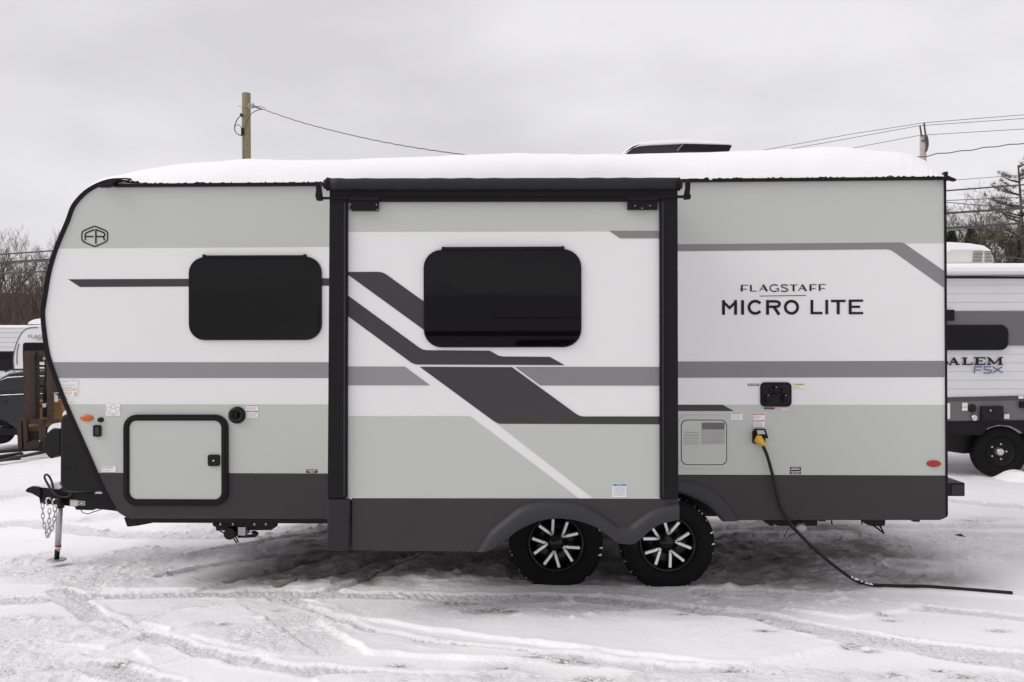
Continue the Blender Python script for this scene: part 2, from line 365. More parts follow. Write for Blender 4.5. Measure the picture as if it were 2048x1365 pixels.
# storage door
def pxrr(x0,y0,x1,y1,r,Y,n=6):
    a=P(x0,y1,Y); b=P(x1,y0,Y); s=r/ (FPX/ (a-C0).length); return rrect(a.x,a.z,b.x,b.z,s,n)
def plate(name,mk,parent,x0,y0,x1,y1,r,Y0,Y1,bevel=0,Yp=None,**k):
    S=MB(); S.prism(pxrr(x0,y0,x1,y1,r,Yp if Yp is not None else Y0),Y0,Y1); return S.build(name,mk,parent,bevel=bevel,**k)
sd=plate('storage_door','green',T,256,840,443,1001,13,-.018,.0,bevel=.004)
S=MB(); S.ring(pxrr(246,830,455,1012,24,-.03),pxrr(258,842,442,999,13,-.03),-.028,.002); S.build('door_frame','trim',sd,bevel=.004)
S=MB(); S.ring(pxrr(251,835.5,449,1006,19,-.033),pxrr(253.5,838,446.5,1003.5,17,-.033),-.033,-.027); S.build('rubber_seal','black',sd)
lt=plate('latch','black',sd,415,910,439,933,4,-.034,-.017,bevel=.003)
S=MB(); c=P(426.5,922,-.038); S.disc_y((c.x,c.z),.007,-.037,-.033,12); S.build('key_lock','silver',sd)
# body window and slide window
def window(parent,x0,y0,x1,y1,r,Y,hx0,hx1,hy):
    f=MB(); f.ring(pxrr(x0,y0,x1,y1,r,Y),pxrr(x0+3,y0+3,x1-3,y1-3,r-3,Y),Y-.016,Y-.0005); fo=f.build('window','trim',parent,bevel=.002)
    g=MB(); g.prism(pxrr(x0+2.5,y0+2.5,x1-2.5,y1-2.5,r-2.5,Y),Y-.013,Y-.001); g.build('pane','glass',fo)
    h=MB(); h.prism(PXZ([(hx0,hy-2),(hx0+4,hy-2),(hx0+5,hy),(hx1-5,hy-.5),(hx1-4,hy-2.5),(hx1,hy-2.5),(hx1+2,hy+4),(hx0-1,hy+4.5)],Y),Y-.03,Y-.002); h.build('hinge_rail','trim',fo)
    return fo
window(T,379,514,644,681,30,0,408,613,512)
# fuel port, lamp, outlets
c=P(473,831,-.02); S=MB(); S.lathe_y((c.x,0,c.z),[(0,-.012),(.030,-.012),(.034,-.03),(.050,-.03),(.064,-.022),(.066,0)],32); fp=S.build('water_fill_port','black',T)
S=MB(); c2=P(473,831,-.02); S.box(c2.x-.006,c2.x+.006,-.03,-.011,c2.z-.028,c2.z+.028); S.build('port_handle','black',fp)
def ell(name,mk,parent,cx,cy,rx,ry,Y,d,rim=None):
    c=P(cx,cy,Y); s=FPX/(C0-c).length*1.0; s=FPX/abs((CR.inverted()@(c-C0)).z)
    S=MB(); n=28
    prev=None; prof=[(1,0),(.98,-d*.6),(.8,-d*.9),(.45,-d),(0.001,-d)]
    vs=[];fs=[]
    for (k,y) in prof:
        for j in range(n): q=2*math.pi*j/n; vs.append((c.x+k*rx/s*math.cos(q),Y+y,c.z+k*ry/s*math.sin(q)))
    fs=[(i*n+j,i*n+(j+1)%n,(i+1)*n+(j+1)%n,(i+1)*n+j) for i in range(len(prof)-1) for j in range(n)]
    S.add(vs,fs,0,True); return S.build(name,mk,parent)
ell('marker_light','amber',T,174.5,836.5,13.2,6.4,0,.02); ell('marker_light','red',T,1867,927.5,14,6.7,0,.02)
ell('cable_port','black',T,202,840,6.3,5,0,.02)
po=plate('outlet_cover','black',T,185.5,851,201,874,2.5,-.02,.0,bevel=.003)
plate('outlet_flap','skirt',po,190,855,197.5,870,1.5,-.026,-.019,bevel=.002)
# water hookup panel
wp=plate('water_hookup_panel','trim',T,1521,765,1583.5,814,9,-.014,0,bevel=.003)
plate('panel_recess','black',wp,1526,770,1579,809,7,-.017,-.013,Yp=-.017)
for (cx,cy,r) in ((1552,781,8.5),(1536,797,8.5),(1571,797,8.5)):
    kn=ell('knob','trim',wp,cx,cy,r,r,-.017,.028)
    c=P(cx+.6,cy-6,-.04); S=MB(); S.disc_y((c.x,c.z),.005,-.043,-.03,8,rz=.003); S.build('painted_knob_highlight','silver',wp)  # silver disc added to stand in for the knob's highlight
for (cx,cy) in ((1541,780),(1565,783)): ell('nozzle','black',wp,cx,cy,4.5,4.5,-.017,.02)
# water heater door
hd=plate('water_heater_door','green',T,1356.5,831,1457,938,18,-.006,0,bevel=.002)
S=MB(); S.ring(pxrr(1362,840,1454,930.5,12,-.008),pxrr(1363.2,841.2,1452.8,929.3,11.4,-.008),-.0075,-.005); S.build('door_gap','ink',hd)
plate('door_panel','green',hd,1363.6,841.6,1452.4,929,11,-.0105,-.004,bevel=.0015)
S=MB(); 
for k in range(5): S.prism(pxrr(1368,863+k*5.6,1398,865+k*5.6,.9,-.013),-.014,-.0085)
S.build('louver','green',hd)
lv=MB()
for k in range(5): lv.flat(PXZ([(1368,865.4+k*5.6),(1398,865.4+k*5.6),(1398,866.4+k*5.6),(1368,866.4+k*5.6)],-.0112),-.0112)
lv.build('louver_slot','grey',hd)
gb=plate('vent_grille','paper',hd,1403.5,845.5,1449.5,888.5,1,-.0135,-.0095,Yp=-.0135)
S=MB(); 
for k in range(24):
    x=1404+k*45/23; S.flat(PXZ([(x-.24,846),(x+.24,846),(x+.24,888),(x-.24,888)],-.0147),-.0147)
for k in range(19):
    y=846+k*42/18; S.flat(PXZ([(1404,y-.24),(1449,y-.24),(1449,y+.24),(1404,y+.24)],-.0155),-.0155)
S.flat(PXZ([(1404,846),(1449,846),(1449,859),(1404,859)],-.0140),-.0140,1)
S.build('mesh_screen',['dark','grey'],hd)
# ---- stickers
def sticker(x0,y0,x1,y1,Y=0,heads=(),lines=(),base='paper',lc='txt',word=None):
    S=MB(); y=Y-.0012 if Y==0 else Y
    S.flat(PXZ([(x0,y0),(x1,y0),(x1,y1),(x0,y1)],Y),Y-.003,0)
    W=x1-x0
    for (a,b,mi,wd) in heads:
        S.flat(PXZ([(x0+.8,a),(x1-.8,a),(x1-.8,b),(x0+.8,b)],Y),Y-.0036,mi)
        if wd:
            p=P(x0+W*.25,b-.6,Y); q=P(x0+W*.75,b-.6,Y); hh=(b-a-1.2)/FPX*6.5
            tline(wd,p.x,p.z,hh,Y-.0042,S,5 if wd!='CAUTION' else 1,width=q.x-p.x)
    for (a,b,u,v) in lines:
        # split into words
        x=x0+W*u
        while x<x0+W*v-1:
            e=min(x+random.uniform(2.5,6),x0+W*v); S.flat(PXZ([(x,a),(e,a),(e,b),(x,b)],Y),Y-.0036,1); x=e+1
    return S.build('warning_sticker',[base,lc,'sy','sr','sb','paper','so'],T)
def lines(y0,n,dy,u=.08,v=.92,th=.8): return [(y0+i*dy,y0+i*dy+th,u,v-random.uniform(0,.15)) for i in range(n)]
sticker(492,809,516.5,836,0,[(810,812.6,2,'CAUTION'),(822,824.6,3,'WARNING')],lines(814.5,3,2.2)+lines(827,4,2.1))
sticker(212,809,241,832,0,lines=[(826,826.8,.1,.9),(828,828.8,.1,.8),(829.8,830.8,.45,.65)])
S=MB()
for (cx,cy) in ((217.9,818.5),(227,814),(236,818.5)):
    c=P(cx,cy,0); S.stroke([(c.x+.0165*math.cos(2*math.pi*i/20),c.z+.0165*math.sin(2*math.pi*i/20)) for i in range(20)],.003,-.0038,0,closed=True)
S.build('sticker_circles','txt',T)
sticker(124,760,157,776,0,lines=[(762,762.8,.05,.95),(764.2,765,.05,.35),(770.2,771.2,.03,.8),(774.8,775.4,.05,.6)],base='white')
sticker(128,778,156,793,0,[(779.5,781.5,6,None)],lines=[(784,784.8,.04,.55),(786,786.8,.04,.6),(788,788.8,.04,.6),(790,790.7,.04,.5)])
S=MB(); fl(S,[(148.5,785.5),(153,785.5),(153,791.5),(148.5,791.5)],-.0045,0); S.build('sticker_pictogram','so',T)
sticker(134,800,148,808,0,lines=[(803,803.7,.1,.9),(805,805.7,.4,.8)],base='white')
sticker(204,932.5,232,944,0,lines=[(934,936,.05,.85),(938,938.7,.05,.8),(940.7,941.5,.05,.6)])
sticker(613,939.5,635,946,0,base='ink',lc='paper',lines=[(941,942.4,.1,.9),(943.6,945,.3,.7)])
sticker(1580,934.5,1601.5,948.5,0,base='ink',lc='paper',lines=[(935.8,937.2,.12,.9),(938.6,940,.06,.95),(943,944.3,.05,.97),(945.8,947,.12,.9)])
sticker(1496,768,1518,772,0,base='ink',lc='paper',lines=[(769.2,770.8,.08,.92)])
sticker(1528,815.5,1549,819,0,base='ink',lc='sr',lines=[(816.6,818,.1,.9)])
sticker(1561,815.5,1576.5,822,0,base='lilac',lines=[],lc='sr')
sticker(1587,767.5,1609.5,778.5,0,[(768.2,771,2,'CAUTION')],lines=[(773,773.6,.05,.6),(775,775.6,.05,.5),(777,777.6,.05,.95)])
sticker(1462,824,1485,840,0,[(825.2,828,2,'CAUTION')],lines(830,4,2.2,.1,.9,.6))
sticker(1507,827,1529.5,855,0,[(828,830.2,3,'WARNING'),(841,843.2,3,'WARNING')],lines(832.5,3,2.2,.08,.7,.6)+lines(845.5,4,2.2,.08,.85,.6))
# ---- lettering and emblem
def strokes(name,mk,parent,lst,ox,oy,s,Y,Yd):
    S=MB(); sc_=FPX/abs((CR.inverted()@(P(ox,oy,Y)-C0)).z)
    for i,(pts,wd) in enumerate(lst):
        closed=False
        if pts[-1]=='c': closed=True; pts=pts[:-1]
        S.stroke(PXZ(zo(pts,ox,oy,s),Y),wd/s/sc_,Yd-.0003*(i%7),0,closed)
    return S.build(name,mk,parent)
def arc(cx,cy,rx,ry,a0,a1,n=18): return [(cx+rx*math.cos(R(a0+(a1-a0)*i/n)),cy-ry*math.sin(R(a0+(a1-a0)*i/n))) for i in range(n+1)]
FLAG=[([(450,163),(450,236)],20),([(440,167),(518,166)],8),([(430,210),(505,210)],8),([(548,163),(548,235)],18),([(540,231),(612,231)],8),
 ([(640,234),(686,162)],8),([(680,162),(722,234)],20),([(655,209),(708,209)],7),(arc(803,198,50,36,48,300),12),([(815,204),(850,203)],8),([(842,203),(842,232)],14),
 ([(945,171),(925,164),(900,162),(880,168),(876,180),(890,190),(930,202),(946,214),(938,229),(905,235),(870,227)],12),
 ([(963,164),(1052,163)],8),([(1007,163),(1007,233)],20),([(1058,231),(1106,159)],8),([(1100,159),(1143,231)],20),([(1075,206),(1130,206)],7),
 ([(1190,158),(1190,229)],20),([(1180,162),(1255,160)],8),([(1190,204),(1245,204)],8),([(1288,157),(1288,228)],18),([(1280,160),(1355,158)],8),([(1288,203),(1345,203)],8)]
strokes('model_lettering','ink',T,FLAG+[([(642,284),(1143,277)],7)],1400,540,5.389,0,-.003)
ML=[([(253,486),(253,328)],32),([(383,485),(383,327)],32),([(250,345),(318,412),(386,345)],27),([(458,485),(458,328)],32),(arc(595,405,68,66,38,322,26),30),
 ([(727,485),(727,327)],32),([(727,341),(815,341),(840,345),(855,358),(857,372),(850,388),(832,397),(805,399),(727,399)],27),([(795,399),(853,485)],32),
 (arc(985,404,67,66,0,342,22)+['c'],30),([(1205,480),(1205,325)],30),([(1205,467),(1318,467)],26),([(1365,480),(1365,324)],30),([(1410,337),(1568,336)],26),([(1488,337),(1488,480)],32),
 ([(1617,480),(1617,322)],32),([(1617,334),(1757,333)],25),([(1617,400),(1725,399)],25),([(1617,468),(1757,467)],25)]
strokes('model_lettering','ink',T,ML[:8],1400,540,5.389,0,-.003)
strokes('model_lettering','ink',T,ML[8:],1400,540,5.389,0,-.003)
FRL=[([(590,697),(608,702),(685,734),(703,748),(708,765),(708,808),(703,826),(688,840),(608,875),(590,880),(572,875),(492,840),(478,826),(473,808),(473,765),(478,748),(494,734),(572,702),'c'],11.5),
 ([(586,727),(515,756),(504,768),(504,826)],12),([(504,790),(582,790)],11.5),([(601,856),(601,722)],13),([(601,727),(668,753),(683,765),(684,778),(674,790),(601,790)],12),([(664,790),(673,802),(680,826)],12)]
strokes('emblem','ink',T,FRL,60,300,4.55,0,-.003)
# ---- power inlet
inl=plate('power_inlet','black',T,1506,862,1531,888,3,-.03,0,bevel=.003)
S=MB(); a=[P(x,y,-.03) for x,y in ((1508,858),(1530,858),(1533.5,875),(1510,875))]
S.hexa([(a[3].x,-.085,a[3].z),(a[2].x,-.085,a[2].z),(a[2].x,-.07,a[2].z-.004),(a[3].x,-.07,a[3].z-.004),(a[0].x,-.045,a[0].z),(a[1].x,-.045,a[1].z),(a[1].x,-.02,a[1].z),(a[0].x,-.02,a[0].z)]); S.build('inlet_lid','trim',inl,bevel=.003)
S=MB(); q=[P(x,y,-.07) for x,y in ((1514.5,868.5),(1530,868.5),(1528,861),(1514,861))]; S.add([(q[0].x,-.083,q[0].z),(q[1].x,-.083,q[1].z),(q[2].x,-.065,q[2].z),(q[3].x,-.065,q[3].z)],[(0,1,2,3)]); S.build('lid_label','jack',inl)
# ---- roof gear
S=MB(); Yc=.85
acp=[(1248,312),(1256,303),(1266,295.5),(1280,291.5),(1300,290),(1366,287),(1440,288),(1464,291),(1459,301.5),(1455,330),(1250,330)]
S.prism(PXZ(acp,Yc),Yc,Yc+.62); ac=S.build('roof_air_conditioner','skirt',T,bevel=.02)
S=MB(); S.prism(PXZ([(1366,287.5),(1464,291),(1459,302),(1354,302)],Yc-.004),Yc-.006,Yc-.001); S.build('louver_panel','black',ac)
S=MB(); S.prism(PXZ([(1366,287),(1368.5,287),(1356,302),(1353,302)],Yc-.008),Yc-.009,Yc-.005); S.build('shroud_rib','grey',ac)
S=MB(); S.prism(PXZ([(1243,308),(1252,299),(1264,292),(1282,285.5),(1310,282),(1350,280.5),(1400,281),(1440,284),(1463,289.5),(1440,288.8),(1366,287.2),(1300,290.3),(1280,292),(1266,296),(1256,304),(1250,310)],Yc-.02),Yc-.03,Yc+.66); S.build('snow_cap','snow',ac,bevel=.012)
# ------------------------------------------------------------------ SLIDE OUT
YS=-.85
def X(px,py,Y=YS): return P(px,py,Y)
a=X(661,380); b=X(1354,996)
S=MB(); S.box(a.x+.01,b.x-.01,YS+.02,-.001,b.z,a.z-.0,0)
fl(S,[(690,400),(1325,400),(1325,1000),(690,1000)],YS,0)
fl(S,[(695,403),(1320,403),(1320,462.5),(695,463.5)],YS-.002,1)
z2=lambda l: zo(l,650,520,2.7855)
fl(S,z2([(120,872),(808,872),(1412,1328),(120,1322)]),YS-.002,1)
fl(S,z2([(957,913),(1868,913),(1868,1332),(1495,1330)]),YS-.002,1)
fl(S,z2([(125,68),(290,67),(312,69),(330,75),(345,84),(575,250),(575,408),(125,81)]),YS-.003,3)
fl(S,z2([(125,197),(518,484),(535,495),(552,502),(575,504),(918,507),(965,533),(990,539),(1252,541),(1335,587),(520,584),(498,581),(480,573),(465,562),(125,312)]),YS-.003,3)
fl(S,z2([(125,595),(445,596),(585,699),(125,699)]),YS-.003,2)
fl(S,z2([(527,596),(1042,598),(1390,852),(1405,862),(1422,870),(1440,873),(1868,873),(1868,917),(980,914),(962,911),(948,904),(930,892)]),YS-.003,3)
fl(S,z2([(1058,597),(1868,597),(1868,701),(1200,700)]),YS-.003,4)
fl(S,[(1218,462),(1322,462),(1322,477),(1240,477)],YS-.003,4)
SO=S.build('slide_out',['white','green','grey','dark','greyR'],T)
f=MB(); x0,y0,x1,y1,r=848,499,1162.5,695.5,36
window_parent=SO
f.ring(pxrr(x0,y0,x1,y1,r,YS),pxrr(x0+3,y0+3,x1-3,y1-3,r-3,YS),YS-.018,YS-.0035); f.build('window_frame','trim',SO,bevel=.002)
g=MB(); g.prism(pxrr(x0+2.5,y0+2.5,x1-2.5,y1-2.5,r-2.5,YS),YS-.015,YS-.0035); g.build('window_pane','glass',SO)
h=MB(); h.prism(PXZ([(885,495),(888,494.5),(889,495.5),(1123,494.5),(1124,493.5),(1128,493.5),(1129,500),(884,501)],YS),YS-.032,YS-.004); h.build('window_hinge','trim',SO)
# posts
for pts in ([(661,378),(697,378),(696,995),(657,997)],[(1318,378),(1354,378),(1355.5,997),(1319,997)]):
    S=MB(); S.prism(PXZ(pts,YS),YS-.03,YS+.12); S.build('corner_post','post',SO,bevel=.005)
for pts in ([(688,405),(691,405),(690,992),(687,992)],[(1324,405),(1327,405),(1327.5,994),(1325,994)]):
    S=MB(); S.prism(PXZ(pts,YS-.035),YS-.037,YS-.031); S.build('seal_bead','rubber',SO)
S=MB(); S.prism(PXZ([(661,372),(1354,372),(1354,396),(661,396)],YS),YS-.028,YS+.1); S.build('header_flange','post',SO,bevel=.004)
S=MB(); S.prism(PXZ([(697,396.5),(1318,396.5),(1318,404.5),(697,405)],YS),YS-.034,YS+.01); S.build('header_lip','trim',SO,bevel=.003)
S=MB(); S.prism(PXZ([(656.5,997),(702,997),(700,1100.5),(655,1099)],YS),YS-.028,YS+.06); S.build('lower_corner_post','lpost',SO,bevel=.012)
# slide skirt
ss=[(703,996.5),(1357,997.5),(1357,1039),(1340,1041),(1322,1047),(1306,1056),(1295,1064),(1282,1076),(1268,1088),(1236,1088),(1218,1072),(1200,1059),(1183,1050),(1163,1043),(1140,1038),(1114,1036),(1083,1040),(1053,1051),(1035,1061),(1017,1074),(985,1093),(960,1104),(820,1103),(706,1101),(703,1094)]
S=MB(); S.prism(PXZ(ss,YS-.004),YS-.004,YS+.03); SKs=S.build('slide_skirt','skirt',SO,bevel=.006)
flare([(952,1104),(966,1082),(980,1062),(1017,1031),(1040,1015),(1065,1006),(1092,1001.5),(1117,1001.5),(1163,1009),(1190,1021),(1212,1034),(1236,1051)],
      [(984,1098),(1000,1085),(1017,1074),(1035,1061),(1053,1051),(1083,1040),(1114,1036),(1140,1038),(1163,1043),(1183,1050),(1200,1059),(1236,1086)],YS-.004,.045,'skirt_flare',SO)
flare([(1236,1051),(1250,1052),(1261,1050),(1278,1037),(1297,1024),(1315,1015),(1334,1009.5),(1357,1005)],
      [(1236,1086),(1250,1087),(1266,1087),(1282,1076),(1295,1064),(1306,1056),(1322,1047),(1357,1039)],YS-.004,.044,'skirt_flare',SO)
for bx,by in ((845,1004),(1338,958+48)):
    S=MB(); p=P(bx,by,YS-.01); S.disc_y((p.x,p.z),.004,YS-.009,YS-.003,8); S.build('screw','black',SO)
for bx,by in ((218,954),(510,956),(652,956),(1510,960),(1757,960)):
    S=MB(); p=P(bx,by,-.01); S.disc_y((p.x,p.z),.005,-.010,-.005,8); S.build('screw','black',T)
# notice sticker on the slide
st=MB(); 
def stk(mb,x0,y0,x1,y1,m,d): mb.flat(PXZ([(x0,y0),(x1,y0),(x1,y1),(x0,y1)],YS),YS-.004-d,m)
stk(st,1224.5,967,1252.5,994.5,0,0); stk(st,1225.5,968,1251.5,972.4,1,.0006)
p=P(1233,971.6,YS); q=P(1244.5,971.6,YS); tline('NOTICE',p.x,p.z,.0095,YS-.0052,st,0,width=q.x-p.x)
for i in range(8):
    x=1227.5
    while x<1249:
        e=min(x+random.uniform(2,5),1250); stk(st,x,975+i*2.2,e,975.8+i*2.2,2,.0006); x=e+.8
st.build('notice_sticker',['paper','sb','txt'],SO)
# topper awning
AW=MB(); Yt=YS-.04; c=P(1000,369,Yt); r=12.2/ (FPX/abs((CR.inverted()@(c-C0)).z))
pa,pb=P(661,369.3,Yt),P(1354,368,Yt)
n=40; AW.tube([pa+(pb-pa)*(i/n)+Vector((0,0,.0012*math.sin(i*2.1))) for i in range(n+1)],[r*(1+.03*math.sin(i*1.7)) for i in range(n+1)],20)
AWo=AW.build('awning_roller','fabric',T)
S=MB(); z_=pa.z+r*.5; S.hexa([(pa.x+.03,Yt+.05,z_-.012),(pb.x-.03,Yt+.05,z_-.012),(pb.x-.03,-.035,z_+.11),(pa.x+.03,-.035,z_+.11),(pa.x+.03,Yt+.05,z_-.008),(pb.x-.03,Yt+.05,z_-.008),(pb.x-.03,-.035,z_+.114),(pa.x+.03,-.035,z_+.114)]); S.build('awning_fabric','fabric',AWo)
for (u,v,sg) in ((661,648,-1),(1354,1364,1)):
    S=MB(); q0=P(u,369,Yt); q1=P(v,368.5,Yt); d=(q1-q0)
    S.tube([q0,q0+d*.25,q0+d*.3,q0+d*.55,q0+d*.6,q1],[r*1.05,r*1.05,r*1.12,r*1.12,r*.9,r*.7],16,smooth=False); S.build('end_cap','trim',AWo)
for pts,rod in (([(632,366),(641.5,366),(643,380),(645,393),(645,402),(634,402),(631.5,393),(633,380)],[(645,394.5),(703,394.5),(703,399.5),(645,399.5)]),
            ([(1370.5,363),(1380.5,363),(1380,378),(1379,388),(1381.5,392),(1380.5,399),(1368,400),(1366.5,392),(1369,386),(1371,374)],[(1312,391),(1368,391.5),(1368,397),(1312,397)])):
    S=MB(); S.prism(PXZ(pts,YS-.03),YS-.05,YS-.01); S.build('support_arm','trim',AWo,bevel=.005)
    S=MB(); S.prism(PXZ(rod,YS-.035),YS-.046,YS-.03); S.build('support_rod','trim',AWo,bevel=.002)
for pts in ([(700,395),(757,395),(757,422),(700,422)],[(1255,392),(1315,391),(1315,420),(1255,420)]):
    S=MB(); S.prism(PXZ(pts,YS-.03),YS-.045,YS-.003); bo=S.build('awning_bracket','trim',AWo,bevel=.003)
    x0=pts[0][0]; S=MB(); S.prism(PXZ([(x0-1,394),(x0+60,394),(x0+60,402),(x0-1,402)],YS-.045),YS-.055,YS-.044); S.build('bracket_bar','post',AWo,bevel=.002)
for (bx,by) in ((701,410),(755,420),(702,421),(753,410),(1270,412),(1300,412),(1284,417)):
    S=MB(); p=P(bx,by,YS-.045); S.disc_y((p.x,p.z),.004,YS-.049,YS-.044,8); S.build('rivet','steel',AWo)
# slide floor support under slide
for x_ in (a.x+.3,b.x-.4): S=MB(); S.box(x_,x_+.06,YS+.06,.5,b.z-.06,b.z-.001); S.build('slide_rail','black',T)
# ------------------------------------------------------------------ wheels
YW=.03; sw=FPX/abs((CR.inverted()@(P(1224,1088,YW)-C0)).z); RT=94.3/sw
def wheel(cx,cy,ang,Y=YW,flip=1):
    c=P(cx,cy,YW); c.y=Y; S=MB()
    def y(v): return v*flip
    S.lathe_y(c,[(RT*.52,y(.06)),(RT*.545,y(.0)),(RT*.58,y(-.012)),(RT*.60,y(.0)),(RT*.56,y(.02)),(RT*.545,y(.11)),(RT*.3,y(.125)),(.0005,y(.125))],72)
    wo=S.build('wheel','rim',T)
    rnd=random.Random(cx)
    S=MB(); 
    prof=[(RT*.57,y(.03)),(RT*.61,y(-.008)),(RT*.70,y(-.024)),(RT*.80,y(-.028)),(RT*.9,y(-.018)),(RT*.955,y(-.004)),(RT*.985,y(.012)),(RT*.975,y(.014)),(RT*1.0,y(.024)),(RT*1.0,y(.06)),(RT*.97,y(.062)),(RT*.97,y(.07)),(RT*1.0,y(.072)),(RT*1.0,y(.14)),(RT*.97,y(.19)),(RT*.8,y(.215)),(RT*.57,y(.2))]
    S.lathe_y(c,prof,260,mf=lambda i,j:1 if (i in (5,6,7) and rnd.random()<(.07+.10*math.sin(j*.05+cx)**2)) else 0)
    # tread lugs
    for k in range(75):
        q=2*math.pi*k/75; ca,sa=math.cos(q),math.sin(q); w_=.0045; 
        def pt(r,yy,t): return (c.x+r*ca-t*sa,c.y+yy,c.z+r*sa+t*ca)
        S.hexa([pt(RT*.93,y(-.012),-w_),pt(RT*.93,y(-.012),w_),pt(RT*.992,y(.004),w_),pt(RT*.992,y(.004),-w_),pt(RT*.93,y(.04),-w_),pt(RT*.93,y(.04),w_),pt(RT*1.001,y(.045),w_),pt(RT*1.001,y(.045),-w_)],1 if rnd.random()<.04 else 0)
    S.build('tyre',['tyre','snow'],wo)
    rr=47.0/sw
    for k in range(5):
        A=R(ang+72*k); S=MB(); S2=MB()
        for sg in (-1,1):
            def pl(r,t): return Vector((c.x+r*math.cos(t),0,c.z+r*math.sin(t)))
            p0=pl(rr*.36,A+sg*R(6)); p1=pl(rr*.55,A+sg*R(10)); p2=pl(rr*1.03,A+sg*R(18.5))
            for (u,v,w0,w1,ya,yb) in ((p0,p1,.0075,.0098,.034,.022),(p1,p2,.0098,.0102,.022,.010)):
                d=(v-u).normalized(); nn=Vector((-d.z,0,d.x))
                S.hexa([(u.x-nn.x*w0,c.y+y(ya),u.z-nn.z*w0),(u.x+nn.x*w0,c.y+y(ya),u.z+nn.z*w0),(v.x+nn.x*w1,c.y+y(yb),v.z+nn.z*w1),(v.x-nn.x*w1,c.y+y(yb),v.z-nn.z*w1),
                        (u.x-nn.x*w0,c.y+y(ya+.03),u.z-nn.z*w0),(u.x+nn.x*w0,c.y+y(ya+.03),u.z+nn.z*w0),(v.x+nn.x*w1,c.y+y(yb+.03),v.z+nn.z*w1),(v.x-nn.x*w1,c.y+y(yb+.03),v.z-nn.z*w1)])
        S.build('spoke_pair','alu',wo)
        lc=(c.x+rr*.40*math.cos(A),c.y,c.z+rr*.40*math.sin(A)); S2.lathe_y(lc,[(.024,y(.05)),(.021,y(.028)),(.014,y(.028)),(.012,y(.04)),(.0001,y(.04))],14); S2.build('lug_hole','rim',wo)
    S=MB(); S.lathe_y(c,[(rr*.5,y(.07)),(rr*.45,y(.04)),(rr*.30,y(.03)),(rr*.27,y(.012)),(.0005,y(.008))],36); S.build('hub_cap','rim',wo)
    return wo
wheel(1112,1088,115); wheel(1335,1088,79); wheel(1112,1088,20,BW-.03,-1); wheel(1335,1088,50,BW-.03,-1)
for cx in (1112,1335):
    c=P(cx,1088,YW); S=MB(); S.tube([(c.x,.2,c.z),(c.x,BW-.2,c.z)],.038,12); S.build('axle','black',T)
    S=MB(); S.lathe_y((c.x,.17,c.z),[(0.001,0),(.13,0),(.13,.06),(.001,.07)],24); S.build('brake_drum','black',T)
c=P(1112,1010,0); d=P(1335,1010,0)
S=MB(); S.box(c.x-.45,d.x+.45,.28,.30,c.z-.14,c.z+.12); S.box(c.x-.45,d.x+.45,.0305,.30,c.z+.10,c.z+.12); S.build('wheel_well','black',T)
S=MB(); m=(c+d)/2; S.tube([(c.x+.02,.3,c.z-.25),(m.x-.1,.3,c.z-.14),(m.x,.3,c.z-.2),(m.x+.1,.3,c.z-.14),(d.x-.02,.3,c.z-.25)],.02,6); S.build('leaf_spring','black',T)
# ------------------------------------------------------------------ tongue
YT=.95
tg=MB(); tp=[(60,975),(80,975),(125,984),(205,988),(222,990),(236,1024),(226,1022),(160,1015),(122,1011),(80,1008),(78,996),(66,989),(54,984),(52,980)]
tg.prism(PXZ(tp,YT),YT,YT+.10); TG=tg.build('hitch_frame','black',T,bevel=.004)
S=MB(); q=P(60,982,YT+.15); e=P(226,1003,YT+.9)
S.hexa([(q.x+.1,YT+.15,q.z-.1),(e.x,YT+1.0,q.z-.16),(e.x,YT+1.0,q.z-.02),(q.x+.1,YT+.15,q.z+.0),(q.x+.1,YT+.22,q.z-.1),(e.x,YT+1.08,q.z-.16),(e.x,YT+1.08,q.z-.02),(q.x+.1,YT+.22,q.z)]); S.build('frame_arm','black',TG)
S=MB(); S.prism(PXZ([(51,982),(56,976),(66,973),(78,974),(83,983),(81,1000),(79,995),(68,988),(55,985)],YT-.01),YT-.02,YT+.13); S.build('coupler','black',TG,bevel=.006)
S=MB(); S.prism(PXZ([(56,975),(66,970),(95,968),(118,965),(125,975),(118,979),(82,975),(68,973)],YT),YT-.01,YT+.14); S.build('snow_cap','snow',TG,bevel=.01)
S=MB(); fl(S,[(140,1000),(155,1000.5),(155,1013),(140,1012)],YT-.004,0); fl(S,[(156,1002),(170,1003),(170,1011.5),(156,1010.5)],YT-.004,0); fl(S,[(157.5,1003.5),(168.5,1004.3),(168.5,1010.3),(157.5,1009.4)],YT-.005,1); fl(S,[(160,1005.8),(166.5,1006.2),(166,1008.4),(160,1008)],YT-.006,0)
fl(S,[(140.5,1000.6),(154.5,1001),(154.5,1002.6),(140.5,1002.2)],YT-.005,2); S.build('frame_label',['cream','blue','so'],TG)
S=MB(); S.prism(PXZ([(149,1013),(187,1016),(186,1021),(152,1020)],YT+.03),YT+.03,YT+.08); S.tube([P(a,b,YT) for a,b in ((160,1018),(166,1026),(176,1028.5),(188,1024),(203,1019))],.004,5); S.build('wiring_harness','black',TG)
